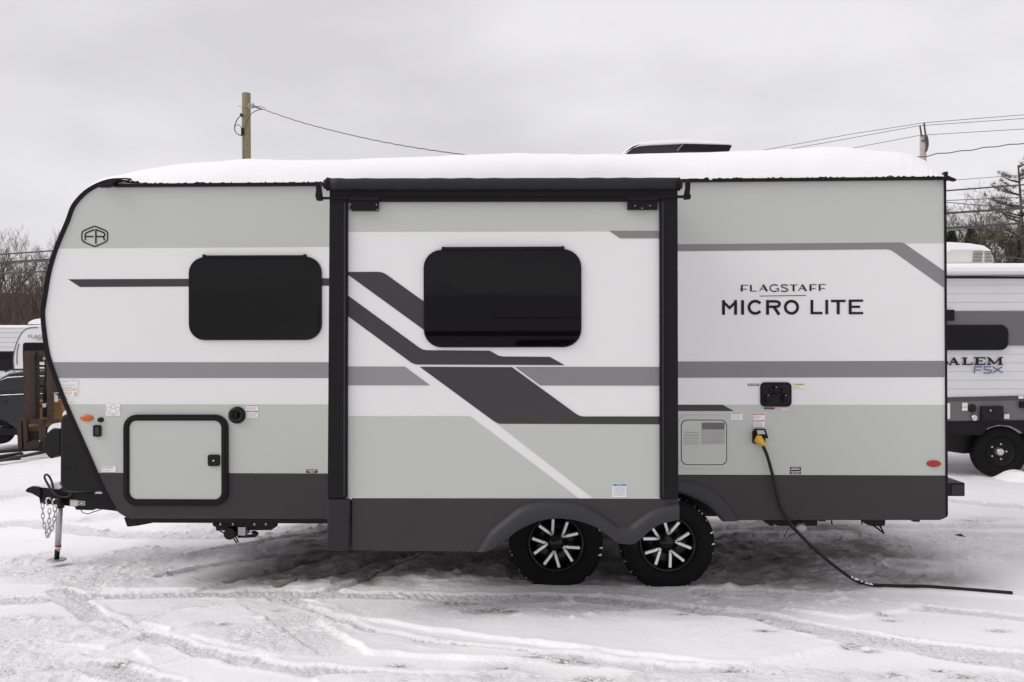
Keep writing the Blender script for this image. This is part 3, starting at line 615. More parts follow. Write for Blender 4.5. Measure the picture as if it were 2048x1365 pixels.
# jack
J=MB(); p0=P(118.5,990,YT-.03); p1=P(116,1090,YT-.03); J.tube([P(120,1010,YT-.03),p1],.0255,16); JK=J.build('tongue_jack','jack',T)
S=MB(); S.tube([P(116.2,1090,YT-.03),P(116,1094,YT-.03)],.027,16); S.build('red_band','red',JK)
S=MB(); S.tube([P(115.8,1094,YT-.03),P(115.4,1098,YT-.03)],.027,16); S.build('white_band','paper',JK)
S=MB(); S.tube([P(115,1096,YT-.03),P(113.5,1118,YT-.03)],.0215,14); S.build('inner_tube','black',JK)
S=MB(); c=P(113.5,1118.5,YT-.03); S.tube([(c.x,c.y,c.z-.012),(c.x,c.y,c.z-.002),(c.x,c.y,c.z+.0)],[.078,.08,.074],28); S.build('foot_plate','steel',JK)
S=MB(); S.tube([P(113,1000,YT-.05),P(121,1002,YT-.05),P(122,1016,YT-.05)],.03,10); S.build('jack_collar','black',JK)
S=MB(); S.tube([P(a,b,YT-.06) for a,b in ((111,1096),(114,1101),(118,1103),(121,1099),(122,1094))],.0035,5); S.build('pin_clip','steel',JK)
# chains
def chain(pts,name='safety_chain'):
    pts=[Vector(P(a,b,YT-.05)) for a,b in pts]; S=MB(); L=.043; 
    seg=[];
    for i in range(len(pts)-1): seg.append((pts[i],pts[i+1]))
    tot=sum((b-a).length for a,b in seg); nn=int(tot/L); k=0
    for i in range(nn):
        s=(i+.5)*L; 
        for a_,b_ in seg:
            l=(b_-a_).length
            if s<=l: break
            s-=l
        d=(b_-a_).normalized(); p=a_+d*min(s,l)
        side=Vector((0,1,0)).cross(d).normalized() if i%2==0 else (Vector((0,1,0))*.8+Vector((0,1,0)).cross(d)*.6).normalized()
        loop=[]
        for j in range(12):
            q=2*math.pi*j/12; loop.append(p+d*(math.sin(q)*.029)+side*(math.cos(q)*.0135))
        S.tube(loop+[loop[0]],.0042,5,caps=False)
    return S.build(name,'steel',TG)
chain([(85,1008),(86,1040),(92,1066),(98,1076)]); chain([(99,1018),(98,1050),(97,1070),(92,1076)]); chain([(110,1014),(108,1045),(102,1062),(97,1075)])
for pts in ([(96,1012),(92,1004),(94,997),(99,996),(103,1000)],[(106,1012),(105,1004),(108,999),(113,999),(117,1004),(119,1010)]):
    S=MB(); S.tube([P(a,b,YT-.05) for a,b in pts],.0085,6); S.build('chain_hook','silver',TG)
S=MB(); S.tube([P(a,b,YT-.04) for a,b in catmull([(124,997),(106,985),(94,966),(89,955),(92,949.5),(98,953),(104,965),(107,980),(112,990),(125,995),(138,993),(144,984)],4)],.0095,8); S.build('breakaway_cable','rubber',TG)
# tank cover
S=MB(); S.prism(PXZ([(120,842),(124,833),(129,830),(190,832),(215,985),(150,984),(128,982),(122,975),(119,966)],YT-.15),YT-.15,YT+.45); TC=S.build('propane_tank_cover','cover',T,bevel=.02)
for yy in (893,936):
    S=MB(); S.prism(PXZ([(124,yy),(150,yy),(150,yy+1.6),(124,yy+1.6)],YT-.16),YT-.153,YT-.149); S.build('cover_rib','black',TC)
S=MB(); hp=catmull([(123,858),(108,858),(97,866),(89.5,880),(87.5,893),(92,905),(103,917),(111,913),(123,911)],4); S.prism(PXZ(hp,YT-.0),YT-.02,YT+.25); JH=S.build('tongue_jack_cover','cover',T,bevel=.012)
S=MB(); S.prism(PXZ(catmull([(96,867),(97,858),(104,850),(113,847),(123,847),(123,857),(108,857),(97,866)],3),YT),YT-.01,YT+.24); S.build('snow_cap','snow',JH,bevel=.01)
S=MB(); S.prism(PXZ([(124,834),(125,827),(131,820),(133,830),(129,831)],YT-.1),YT-.1,YT+.4); S.build('snow_cap','snow',TC,bevel=.006)
S=MB(); S.prism(PXZ([(189,988),(206,988),(205,984),(192,984)],YT-.06),YT-.06,YT+.1); S.build('snow_patch','snow',TG)
# ------------------------------------------------------------------ roof snow
sil=[(150,404),(165,386),(185,371),(205,361.5),(225,355.5),(245,352),(270,346),(300,339.5),(345,331.5),(400,326),(490,322),(700,316.5),(945,311.5),(1200,306.5),(1480,303.5),(1590,302),(1620,299),(1645,294.5),(1690,294),(1735,299),(1800,303),(1825,309),(1850,321),(1870,334),(1884,345),(1889,350)]
def interp(l,x):
    xs=[a for a,b in l]; ys=[b for a,b in l]; return float(np.interp(x,xs,ys))
edge=[(150,404.5),(165,387),(185,372),(205,362),(232,362),(247,358),(268,362),(300,366.5),(650,364.5),(1380,357.5),(1889,352.5)]
prnd=np.random.RandomState(3)
NX=1100; xs=np.linspace(150,1889,NX); yy=[-.02,-.012,.0,.03,.07,.13,.21,.30,.5,.8,1.2,1.6,1.95,2.2,2.38,2.44]
def fbm1(x,seed,sc_,o=4):
    r=np.zeros_like(x); a=1
    for k in range(o):
        rs=np.random.RandomState(seed+k); n=4096; t=rs.rand(n); u=x*sc_*2**k; i=np.floor(u).astype(int); f=u-i; f=f*f*(3-2*f)
        r+=a*(t[i%n]*(1-f)+t[(i+1)%n]*f-.5); a*=.5
    return r
e_n=fbm1(xs,11,.22,3); b_n=fbm1(xs,31,.012,2); V=[];F=[]
for ix,px in enumerate(xs):
    pe=P(px,interp(edge,px),0); ps=P(px,interp(sil,px),.30); pz=ps.z+b_n[ix]*.006; hgt=pz-pe.z
    xw0=pe.x
    prof=[0,.06,.2,.42,.62,.80,.93,1.0,1.02,1.06,1.08,1.06,1.0,.8,.4,0]
    prof2=prof
    for j,y in enumerate(yy):
        z=pe.z-.006+ (hgt+.006)*prof[j]; 
        if j<=2: z+=e_n[ix]*(.018,.015,.008)[j]*(1 if px>262 else .2); 
        yo=y+ (e_n[ix]*.008 if j<2 else 0)+(b_n[ix]*.012 if j<6 else 0)
        if 3<=j<8: z+=.008*math.sin(px*.011+j*.5)+b_n[ix]*.008*(1 if j<7 else .3)
        V.append((xw0+(ps.x-xw0)*min(1,max(0,y)/.3),yo if px>246 else max(yo,-.0),z))
m_=len(yy); F=[(i*m_+j,(i+1)*m_+j,(i+1)*m_+j+1,i*m_+j+1) for i in range(NX-1) for j in range(m_-1)]
F+=[tuple(range(m_-1,-1,-1)),tuple(range((NX-1)*m_,NX*m_))]
S=MB(); S.add(V,F,0,True); S.build('roof_snow','snow',None,label='thick rounded blanket of snow lying on the roof of the big trailer',cat='snow',kind='stuff')
# ------------------------------------------------------------------ power cord
pts=[P(a,b,-.06) for a,b in ((1521,886),(1526,893),(1534,911),(1541,935),(1547,958),(1553,985),(1563,1018),(1587,1055),(1620,1090),(1660,1125),(1700,1155))]
gp=[PG(a,b,.03) for a,b in ((1722,1166),(1745,1170.5),(1790,1172.5),(1850,1173.5),(1930,1179),(2025,1186.5))]
pp=[tuple(p) for p in pts+gp]; cp=[]
for i in range(len(pp)-1):
    a,b,c,d=[Vector(pp[max(0,min(len(pp)-1,i+k))]) for k in (-1,0,1,2)]
    for j in range(6):
        t_=j/6; cp.append(.5*((2*b)+(c-a)*t_+(2*a-5*b+4*c-d)*t_*t_+(3*b-a-3*c+d)*t_**3))
cp.append(Vector(pp[-1]))
for p in cp:
    if p.z<.031: p.z=.031
E=empty('power_cord',tuple(PG(2025,1186.5,0)),'black power cord plugged into the trailer and trailing over the snow','power cord')
S=MB(); S.tube([p for p in cp],.0125,10); S.build('cable','cord',E)
rnd=random.Random(12)
for (a_,b_) in ((1702,1157),(1712,1161),(1722,1166),(1733,1169),(1741,1171)):
    S=MB(); p=P(a_,b_-2.2,-.055) if a_<1715 else PG(a_,b_-2.4,.04); S.tube([p+Vector((-.016,-.004,.0)),p+Vector((0,-.006,.003)),p+Vector((.018,-.004,-.004))],[.003,.009,.003],6); S.build('snow_fleck','snow',E)
S=MB(); S.tube([P(1513,876,-.05),P(1518,879,-.06),P(1524,886,-.062),P(1526.5,891,-.06)],[.034,.036,.022,.017],14); S.build('plug','yellow',E)
# ------------------------------------------------------------------ ground
def vn(x,y,seed):
    rs=np.random.RandomState(seed); t=rs.rand(256,256).astype(np.float32)
    i=np.floor(x).astype(np.int64); j=np.floor(y).astype(np.int64); fx=x-i; fy=y-j
    fx=fx*fx*(3-2*fx); fy=fy*fy*(3-2*fy); i&=255; j&=255; i2=(i+1)&255; j2=(j+1)&255
    return (t[i,j]*(1-fx)+t[i2,j]*fx)*(1-fy)+(t[i,j2]*(1-fx)+t[i2,j2]*fx)*fy-.5
def fbm(x,y,seed,o=4,g=.5):
    r=0;a=1
    for k in range(o): r=r+a*vn(x*2**k+k*13.7,y*2**k+k*7.3,seed+k); a*=g
    return r
def ss(a,b,x): t=np.clip((x-a)/(b-a),0,1); return t*t*(3-2*t)
def grow(a,b,step,k=1.13):
    out=[];x=a;s=step
    while abs(x-a)<abs(b-a): s*=k; x+=s*(1 if b>a else -1); out.append(x)
    return out
gx=np.array(sorted(grow(-5.4,-420,.014)+list(np.arange(-5.4,5.4,.014))+grow(5.4,420,.014)))
gy=np.array(sorted(grow(-2.6,-60,.014)+list(np.arange(-2.6,1.0,.011))+list(np.arange(1.0,3.2,.022))+list(np.arange(3.2,9,.06))+grow(9,500,.06)))
GX,GY=np.meshgrid(gx,gy,indexing='ij')
H=np.zeros_like(GX); DIS=np.zeros_like(GX); DIRT=np.zeros_like(GX)
near=(np.abs(GX)<8)&(GY<12)&(GY>-3.5)
wx=GX+fbm(GX*1.6,GY*1.6,90,4)*.05; wy=GY+fbm(GX*1.6+9,GY*1.6,95,4)*.035
lanes=[ # px polyline, width m, depth m, tread
 ([(560,1188),(660,1222),(720,1258),(860,1288),(1024,1303),(1300,1332),(1600,1365)],.15,.035,1),
 ([(200,1232),(300,1262),(430,1305),(560,1332),(760,1348),(1024,1352)],.14,.03,1),
 ([(0,1178),(200,1172),(420,1174),(700,1186),(1024,1197),(1250,1204),(1450,1232),(1800,1295),(2100,1345)],.2,.03,1),
 ([(1400,1186),(1600,1192),(1800,1212),(2100,1242)],.16,.025,1),
 ([(1500,1232),(1700,1268),(1900,1300),(2100,1322)],.16,.025,1),
 ([(330,1135),(450,1112),(560,1098),(700,1095)],.14,.045,0),
 ([(380,1090),(500,1074),(600,1060),(700,1050)],.13,.04,0),
 ([(460,1150),(560,1128),(640,1108),(760,1090)],.15,.05,0),
 ([(560,1165),(680,1140),(760,1116),(860,1100)],.14,.05,0),
 ([(640,1180),(740,1158),(800,1130),(860,1112)],.10,.04,0),
 ([(120,1160),(180,1205),(240,1250)],.2,.02,1),
 ([(1430,1078),(1650,1074),(1850,1072),(2100,1075)],.3,.03,1),
 ([(1430,1062),(1700,1058),(2100,1055)],.25,.025,0),
 ([(1880,1000),(1980,1010),(2100,1012)],.3,.03,1),
 ([(0,960),(120,945),(300,930)],.5,.04,0),([(0,1020),(60,1015),(200,1040),(400,1052),(600,1045)],.35,.03,0),
 ([(0,1330),(150,1320),(330,1365)],.16,.025,1),
 ([(1000,1160),(1500,1168)],.22,.02,0)]
for li,(pl,wd,dp,tr) in enumerate(lanes):
    pts=[PG(a,b,0) for a,b in pl]; pts=[(p.x,p.y) for p in pts]
    # smooth
    q=[]
    for i in range(len(pts)-1):
        a,b,c,d=[np.array(pts[max(0,min(len(pts)-1,i+k))]) for k in (-1,0,1,2)]
        for j in range(5):
            t_=j/5; q.append(.5*((2*b)+(c-a)*t_+(2*a-5*b+4*c-d)*t_*t_+(3*b-a-3*c+d)*t_**3))
    q.append(np.array(pts[-1])); best=np.full(GX.shape,9.0); al=np.zeros_like(GX); s0=0
    xm0=min(p[0] for p in q)-.6; xm1=max(p[0] for p in q)+.6; ym0=min(p[1] for p in q)-.6; ym1=max(p[1] for p in q)+.6
    ia,ib=np.searchsorted(gx,[xm0,xm1]); ja,jb=np.searchsorted(gy,[ym0,ym1])
    sx,sy=wx[ia:ib,ja:jb],wy[ia:ib,ja:jb]; B=np.full(sx.shape,9.0); A=np.zeros_like(sx)
    for i in range(len(q)-1):
        ax,ay=q[i]; dx,dy=q[i+1]-q[i]; l2=dx*dx+dy*dy; t_=np.clip(((sx-ax)*dx+(sy-ay)*dy)/l2,0,1)
        dd=np.hypot(sx-ax-t_*dx,sy-ay-t_*dy); k=dd<B; B=np.where(k,dd,B); A=np.where(k,s0+t_*math.sqrt(l2),A); s0+=math.sqrt(l2)
    w2_=wd/2+vn(A*6,A*0+li,200+li)*.04
    ins=1-ss(w2_-.012,w2_+.014,B); berm=np.exp(-((B-w2_-.03)/.024)**2)*(.55+vn(A*5,A*0+3,220+li))
    tread=(np.sin(A*2*math.pi/.06+np.abs(B)*70)>.0)*.0055*tr*(fbm(sx*2,sy*2,77)>-.15)
    H[ia:ib,ja:jb]=np.where(ins>.01,H[ia:ib,ja:jb]*(1-ins)-ins*(dp*.6-tread),H[ia:ib,ja:jb])+berm*.011*(1-ins)
    DIS[ia:ib,ja:jb]=np.maximum(DIS[ia:ib,ja:jb],np.maximum(ins,berm*.7))
# firm slabs of uncut snow with crisp edges
slabs=[[(95,1262),(130,1238),(232,1226),(292,1262),(217,1288),(118,1276)],[(376,1266),(440,1240),(518,1222),(628,1306),(555,1318)],
 [(628,1238),(665,1240),(730,1264),(860,1290),(1024,1303),(1180,1322),(1024,1322),(728,1310)],[(610,1204),(655,1195),(800,1198),(1024,1218),(1200,1230),(1330,1222),(1500,1246),(1700,1296),(1500,1336),(1300,1316),(1180,1302),(1024,1282),(860,1262),(760,1243),(680,1230)],
 [(738,1160),(800,1130),(860,1108),(1015,1108),(1015,1166),(870,1165)],
 [(556,1170),(600,1155),(655,1157),(668,1168),(600,1171)],[(190,1163),(230,1148),(380,1140),(434,1156),(392,1167),(300,1165)],[(288,1240),(330,1214),(480,1203),(512,1222),(346,1256)],
 [(268,1294),(330,1284),(384,1312),(300,1326)],[(640,1352),(760,1345),(1000,1356),(1200,1364),(1200,1400),(640,1400)],[(1560,1190),(1700,1196),(1850,1215),(1700,1240),(1560,1222)],[(1250,1345),(1500,1352),(1700,1362),(1700,1400),(1250,1400)],[(1180,1078),(1500,1070),(1500,1062),(1180,1060)]]
for si,pl in enumerate(slabs):
    q=[PG(a,b,0) for a,b in pl]; q=[(p.x,p.y) for p in q]; xm0=min(p[0] for p in q)-.15; xm1=max(p[0] for p in q)+.15; ym0=min(p[1] for p in q)-.15; ym1=max(p[1] for p in q)+.15
    ia,ib=np.searchsorted(gx,[xm0,xm1]); ja,jb=np.searchsorted(gy,[ym0,ym1]); sx,sy=wx[ia:ib,ja:jb],wy[ia:ib,ja:jb]; sx=sx+fbm(sx*7,sy*9,140+si,3)*.035; sy=sy+fbm(sx*7+5,sy*9,150+si,3)*.03
    B=np.full(sx.shape,9.0); ins=np.zeros(sx.shape,bool)
    for i in range(len(q)):
        ax,ay=q[i]; bx2,by2=q[(i+1)%len(q)]; dx,dy=bx2-ax,by2-ay; l2=dx*dx+dy*dy+1e-9; t_=np.clip(((sx-ax)*dx+(sy-ay)*dy)/l2,0,1); B=np.minimum(B,np.hypot(sx-ax-t_*dx,sy-ay-t_*dy))
        ins^=((ay>sy)!=(by2>sy))&(sx<dx*(sy-ay)/(dy+1e-12)+ax)
    sd2=np.where(ins,B,-B); m=ss(-.008,.022,sd2)*(.72+.28*ss(-.2,.25,vn(sx*3,sy*3,310+si))); hs=.018+.014*vn(sx*.8,sy*.8,300+si)+fbm(sx*9,sy*12,320+si,3)*.004
    H[ia:ib,ja:jb]=H[ia:ib,ja:jb]*(1-m)+m*(hs+np.exp(-(sd2/.05)**2)*.007); DIS[ia:ib,ja:jb]*=(1-m*.9)
SLAB_DIS=1-0*GX
# churned zones
ch=ss(.02,.22,fbm(GX*.55+3,GY*.9+1,40,3)); 
ch=np.maximum(ch*.9,ss(-1.6,-3.2,GX)*ss(-.2,-1.2,GY)*.5)
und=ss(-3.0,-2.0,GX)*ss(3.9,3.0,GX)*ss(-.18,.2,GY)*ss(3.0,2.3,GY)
ch=np.maximum(ch,und*.75)
far=ss(3,6,GY); ch=np.maximum(ch,far*.6)
DIS=np.maximum(DIS,ch*.85)
rid=1-np.abs(fbm(GX*2.2,GY*3.0,60,3))*3.2
front_=1-.55*ss(.2,-.5,GY)
H+=ch*front_*(fbm(GX*3.0,GY*4.2,50,4)*.04+np.clip(rid,0,1)**3*.014)
H+=DIS*(fbm(GX*11,GY*15,55,3)*.009+np.clip(fbm(GX*28,GY*30,57,2),0,1)*.012)+fbm(GX*.5,GY*.5,58,3)*.03
cl=np.clip(fbm(GX*9,GY*11,66,3)-.3,0,1)*.08; H+=cl*DIS
# keep the tyre line level
wl=ss(.0,.6,GX)*0
for cx in (1112,1335):
    c=P(cx,1088,YW); k=np.exp(-(((GX-c.x)/.35)**2+((GY-.12)/.30)**2)); H=H*(1-k)+.012*k
k=np.exp(-(((GX-P(113,1118,YT).x)/.2)**2+((GY-YT)/.2)**2)); H=H*(1-k)
cordp=[(p.x,p.y) for p in gp]
for i in range(len(cordp)-1):
    for t_ in np.linspace(0,1,6):
        cx,cy=cordp[i][0]*(1-t_)+cordp[i+1][0]*t_,cordp[i][1]*(1-t_)+cordp[i+1][1]*t_
        k=np.exp(-(((GX-cx)/.10)**2+((GY-cy)/.05)**2)); H=H*(1-k)+.021*k
H+=und*(fbm(GX*9,GY*11,401,4)*.018+fbm(GX*3.1+GY*1.5,GY*6,405,3)*.03)
H+=G(GX,GY)+ss(12,60,GY)*fbm(GX*.03,GY*.03,70,2)*.5
for (a,b,s) in ((1524,1246,10),(1528,1268,12),(1592,1262,16),(1386,1227,10),(1452,1233,9),(1520,1236,6),(1712,1295,12),(1660,1284,10),(1740,1306,10),(1782,1242,9),(1768,1231,8),(1998,1263,12),(1188,1357,22),(1075,1318,14),(1160,1318,12),(1412,1190,8),(1430,1196,6),(920,1207,30),(980,1224,24),(1010,1226,16),(1790,1358,14),(1465,1342,12),(240,1322,14),(800,1330,12),(1010,1336,8),(440,1243,14),(1880,1345,10),(1930,1358,12),(1700,1300,10),(1125,1320,12),(1365,1232,8),(1415,1234,8),(560,1214,8),(1950,1046,16),(1750,1150,10)):
    c=PG(a,b,0); e=s*1.9/1749*(c.y+6.7); k=np.exp(-(((GX-c.x)/e)**2+((GY-c.y)/(e*.45))**2)); DIRT=np.maximum(DIRT,k); H-=k*.008
DIRT_SHADE=und*ss(-.35,.25,fbm(GX*1.1,GY*1.6,81,3)+.22)  # dirty ground and painted shade beneath the trailer, in one mask
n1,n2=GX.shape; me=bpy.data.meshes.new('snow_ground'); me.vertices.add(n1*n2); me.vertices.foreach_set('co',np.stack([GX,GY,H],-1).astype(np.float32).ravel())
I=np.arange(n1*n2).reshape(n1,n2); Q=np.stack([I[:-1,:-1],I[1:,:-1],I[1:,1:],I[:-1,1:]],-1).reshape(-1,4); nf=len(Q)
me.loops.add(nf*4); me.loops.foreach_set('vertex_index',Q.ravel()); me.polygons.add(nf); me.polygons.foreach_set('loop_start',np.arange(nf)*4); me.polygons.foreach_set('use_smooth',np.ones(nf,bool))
me.update(); at=me.attributes.new('mask','FLOAT_COLOR','POINT'); at.data.foreach_set('color',np.stack([DIS,DIRT,DIRT_SHADE,np.ones_like(GX)],-1).astype(np.float32).ravel())
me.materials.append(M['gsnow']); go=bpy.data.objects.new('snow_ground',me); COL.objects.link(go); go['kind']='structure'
def gz(x,y):
    i=int(np.clip(np.searchsorted(gx,x),0,n1-1)); j=int(np.clip(np.searchsorted(gy,y),0,n2-1)); return float(H[i,j])
# dirt clod
c=PG(1920,1079,0); E=empty('dirt_clod',(c.x,c.y,gz(c.x,c.y)),'brown frozen clod of dirt on the snow behind the bumper','dirt clod')
S=MB(); rnd=random.Random(4)
for dx,dz,s in ((-.02,.015,.035),(.03,.008,.03),(.0,.03,.02),(.06,.0,.02)):
    vs=[];
    for i in range(7):
        for j in range(10):
            a_=math.pi*i/6; b_=2*math.pi*j/10; r_=s*(1+rnd.uniform(-.25,.25)); vs.append((c.x+dx+r_*math.sin(a_)*math.cos(b_)*1.3,c.y+r_*math.sin(a_)*math.sin(b_),gz(c.x,c.y)+dz+r_*.7*math.cos(a_)))
    S.add(vs,[(i*10+j,i*10+(j+1)%10,(i+1)*10+(j+1)%10,(i+1)*10+j) for i in range(6) for j in range(10)])
S.build('soil_lump','dirt',E)
# ------------------------------------------------------------------ generic background trailers
def PD(px,py,Y): return P(px,py,Y)
def bg_root(px,py,Y,label,name='travel_trailer',cat='travel trailer',group=None):
    p=P(px,py,Y); return empty(name,(p.x,p.y,p.z),label,cat,group)
# Salem style trailer, right
YB=5.45
B=bg_root(2006,955,YB,'white trailer with grey band and SALEM lettering parked behind the right end')
S=MB(); zt=P(1950,553,YB).z; zb=P(1950,795,YB).z; xl=P(1700,600,YB).x; xr=P(2420,600,YB).x; k=0; z=zb
pitch=(zt-zb)/14
vs=[];fs=[]
while z<zt-1e-4:
    z1=min(z+pitch,zt); S.hexa([(xl,YB-.004,z),(xr,YB-.004,z),(xr,YB,z1-.002),(xl,YB,z1-.002),(xl,YB+.04,z),(xr,YB+.04,z),(xr,YB+.04,z1),(xl,YB+.04,z1)]); z=z1
S.box(xl,xr,YB+.05,YB+2.3,zb-.5,zt-.01); S.build('side_wall','siding',B)
def bflat(name,mk,par,pts,Y,th=.02,**k): S=MB(); S.prism(PXZ(pts,Y),Y-th,Y); return S.build(name,mk,par,**k)
bflat('grey_band','bggrey',B,[(1700,623),(2420,623),(2420,688),(1700,694)],YB-.014,.006)
S=MB(); S.prism(pxrr(1800,650,2016.5,701,14,YB-.03),YB-.035,YB-.02); wn=S.build('window','trim',B)
S=MB(); S.prism(pxrr(1805,655,2011,695,10,YB-.04),YB-.042,YB-.034); S.build('pane','glass',wn)
bflat('hinge_cover','trim',B,[(1870,620),(1907,620),(1907,642),(1870,642)],YB-.03,.03)
bflat('roof_edge_rail','trim',B,[(1700,553),(2420,554.5),(2420,559),(1700,557)],YB-.03,.03)
S=MB(); prof=PXZ([(1700,552),(1700,527),(2420,528),(2420,554)],YB)
S.box(xl,xr,YB-.03,YB+2.4,P(1950,552,YB).z,P(1950,527,YB).z); S.build('snow_cap','snow',B,bevel=.06)
S=MB(); S.prism(PXZ([(1800,527),(1800,493),(1850,488),(1895,487),(1940,489),(1968,492),(1981,499),(1988,512),(1991,527)],YB+.7),YB+.7,YB+1.4); A_=S.build('roof_air_conditioner','cream',B,bevel=.04)
S=MB(); S.prism(PXZ([(1800,492),(1850,485.5),(1900,484.5),(1940,487),(1968,491.5),(1984,502),(1978,502),(1960,500),(1905,500),(1890,508),(1800,508)],YB+.66),YB+.66,YB+1.45); S.build('snow_cap','snow',A_,bevel=.02)
S=MB()
for i in range(8): y=503.5+i*2.9; S.flat(PXZ([(1946.5-i*.3,y),(1966-i*.2,y),(1966-i*.2,y+1.2),(1946.5-i*.3,y+1.2)],YB+.69),YB+.69); S.flat(PXZ([(1969,y),(1983+i*.5,y),(1983+i*.5,y+1.2),(1969,y+1.2)],YB+.69),YB+.69)
S.build('louver','ink',A_)
bflat('brown_band','brown',B,[(1700,797),(1893,795),(2048,791.5),(2420,783),(2420,795),(1893,803.5),(1700,806)],YB-.014,.01)
bflat('grey_panel','bggrey',B,[(1700,806),(1893,803.5),(2420,795),(2420,836),(1700,845)],YB-.012,.01)
bflat('skirt','trim',B,[(1700,845),(2420,836),(2420,880),(2058,880),(2040,862),(2020,852),(1995,850),(1975,856),(1962,870),(1700,872)],YB-.012,.02)
bflat('frame_rail','black',B,[(1700,870),(1965,868),(1960,900),(1945,915),(1936,905),(1920,906),(1893,902),(1700,895)],YB+.3,.1)
bflat('battery_box','black',B,[(1960,813),(2003,812),(2004,840),(1960,842)],YB-.03,.05)
ell('fuel_port','black',B,1944,817,7.5,8.5,YB-.03,.03); ell('water_cap','silver',B,1948.5,836,6,6.5,YB-.04,.03); ell('round_button','silver',B,1981,821.5,1.8,1.8,YB-.085,.01)
for a in ([(1924,806),(1935,806),(1935,814),(1924,814)],[(1924,815),(1935,815),(1935,822),(1924,822)],[(2008,829),(2018.5,828),(2018.5,838),(2008,838)],[(2037,792),(2047,792),(2047,798),(2037,798)],[(1893,807),(1900,807),(1900,838),(1893,838)]): bflat('label_plate','cream',B,a,YB-.03,.004)
bflat('outlet_cover','trim',B,[(2038,803),(2054,803),(2054,816),(2038,816)],YB-.03,.04)
# lettering
SAL=[([(236,75),(215,68),(195,74),(192,88),(212,98),(238,106),(242,120),(222,131),(195,126),(188,115)],16),
 ([(262,130),(298,70)],11),([(295,70),(330,130)],22),([(275,110),(315,110)],11),([(252,130),(280,130)],10),([(312,130),(350,130)],10),
 ([(395,70),(395,130)],24),([(370,72),(420,72)],10),([(370,129),(462,129)],11),([(459,110),(459,130)],11),
 ([(503,69),(503,129)],24),([(475,71),(572,70)],12),([(570,68),(570,86)],10),([(503,98),(548,98)],11),([(546,90),(546,106)],10),([(475,129),(572,129)],12),([(572,112),(572,130)],10),
 ([(612,70),(606,128)],12),([(605,72),(655,124)],20),([(655,124),(705,72)],12),([(705,68),(708,129)],24),([(588,129),(628,129)],10),([(685,129),(732,129)],10),([(585,71),(615,71)],10),([(700,68),(730,68)],10)]
strokes('model_lettering','ink',B,SAL,1840,700,4.4,YB-.03,YB-.03)
FSX=[([(478,208),(483,151),(548,150)],10),([(481,177),(540,177)],9),([(626,150),(575,150),(564,156),(564,168),(574,175),(618,178),(628,188),(622,202),(612,205),(560,205)],10),([(640,150),(728,203)],10),([(722,149),(640,206)],10)]
strokes('model_lettering','blue',B,FSX,1840,700,4.4,YB-.03,YB-.03)
def bgwheel(cx,cy,Y,rpx,par,rimk='cover',hub='silver'):
    c=P(cx,cy,Y); r=rpx/(FPX/abs((CR.inverted()@(c-C0)).z)); S=MB(); S.lathe_y(c,[(r*.5,.06),(r*.6,-.0),(r*.8,-.02),(r*.96,-.005),(r,.03),(r,.17),(r*.9,.2),(r*.5,.2)],44); wo=S.build('wheel','tyre',par)
    S=MB(); S.lathe_y(c,[(r*.56,.02),(r*.55,.01),(r*.5,.05),(r*.3,.10),(.001,.10)],30); S.build('rim',rimk,wo)
    S=MB(); S.lathe_y(c,[(r*.17,.1),(r*.15,.02),(r*.10,.005),(.001,.0)],18); S.build('hub',hub,wo)
    S=MB()
    for i in range(5): S.disc_y((c.x+r*.3*math.cos(i*1.257),c.z+r*.3*math.sin(i*1.257)),r*.035,c.y+.075,c.y+.1,8)
    S.build('lug_nuts',hub,wo); return wo
S=MB(); S.box(P(1950,600,YB).x,P(2180,600,YB).x,YB+.26,YB+.3,P(1,905,YB).z,P(1,800,YB).z); S.box(P(1950,600,YB).x,P(2180,600,YB).x,YB-.0,YB+.3,P(1,846,YB).z,P(1,840,YB).z); S.build('wheel_well','black',B)
bgwheel(2003,905,YB+.02,52,B); bgwheel(2128,905,YB+.02,52,B)
# snow drift against that wheel
c=P(2003,955,YB); S=MB(); vs=[];n_=28
for i in range(n_+1):
    for j in range(n_+1):
        u,v=i/n_*2-1,j/n_*2-1; h_=max(0,(1-u*u*1.0))*max(0,(1-v*v)); vs.append((c.x+.16+u*.36,YB-.10+v*.36,G(c.x,YB)-.03+.15*h_**1.4*(1+.25*float(vn(np.array([u*3.+9]),np.array([v*3.+9]),5)[0]))))
S.add(vs,[(i*(n_+1)+j,(i+1)*(n_+1)+j,(i+1)*(n_+1)+j+1,i*(n_+1)+j+1) for i in range(n_) for j in range(n_)],0,True); S.build('snow_drift','snow',None,label='small heap of snow banked against the wheel of the white trailer on the right',cat='snow',kind='stuff')
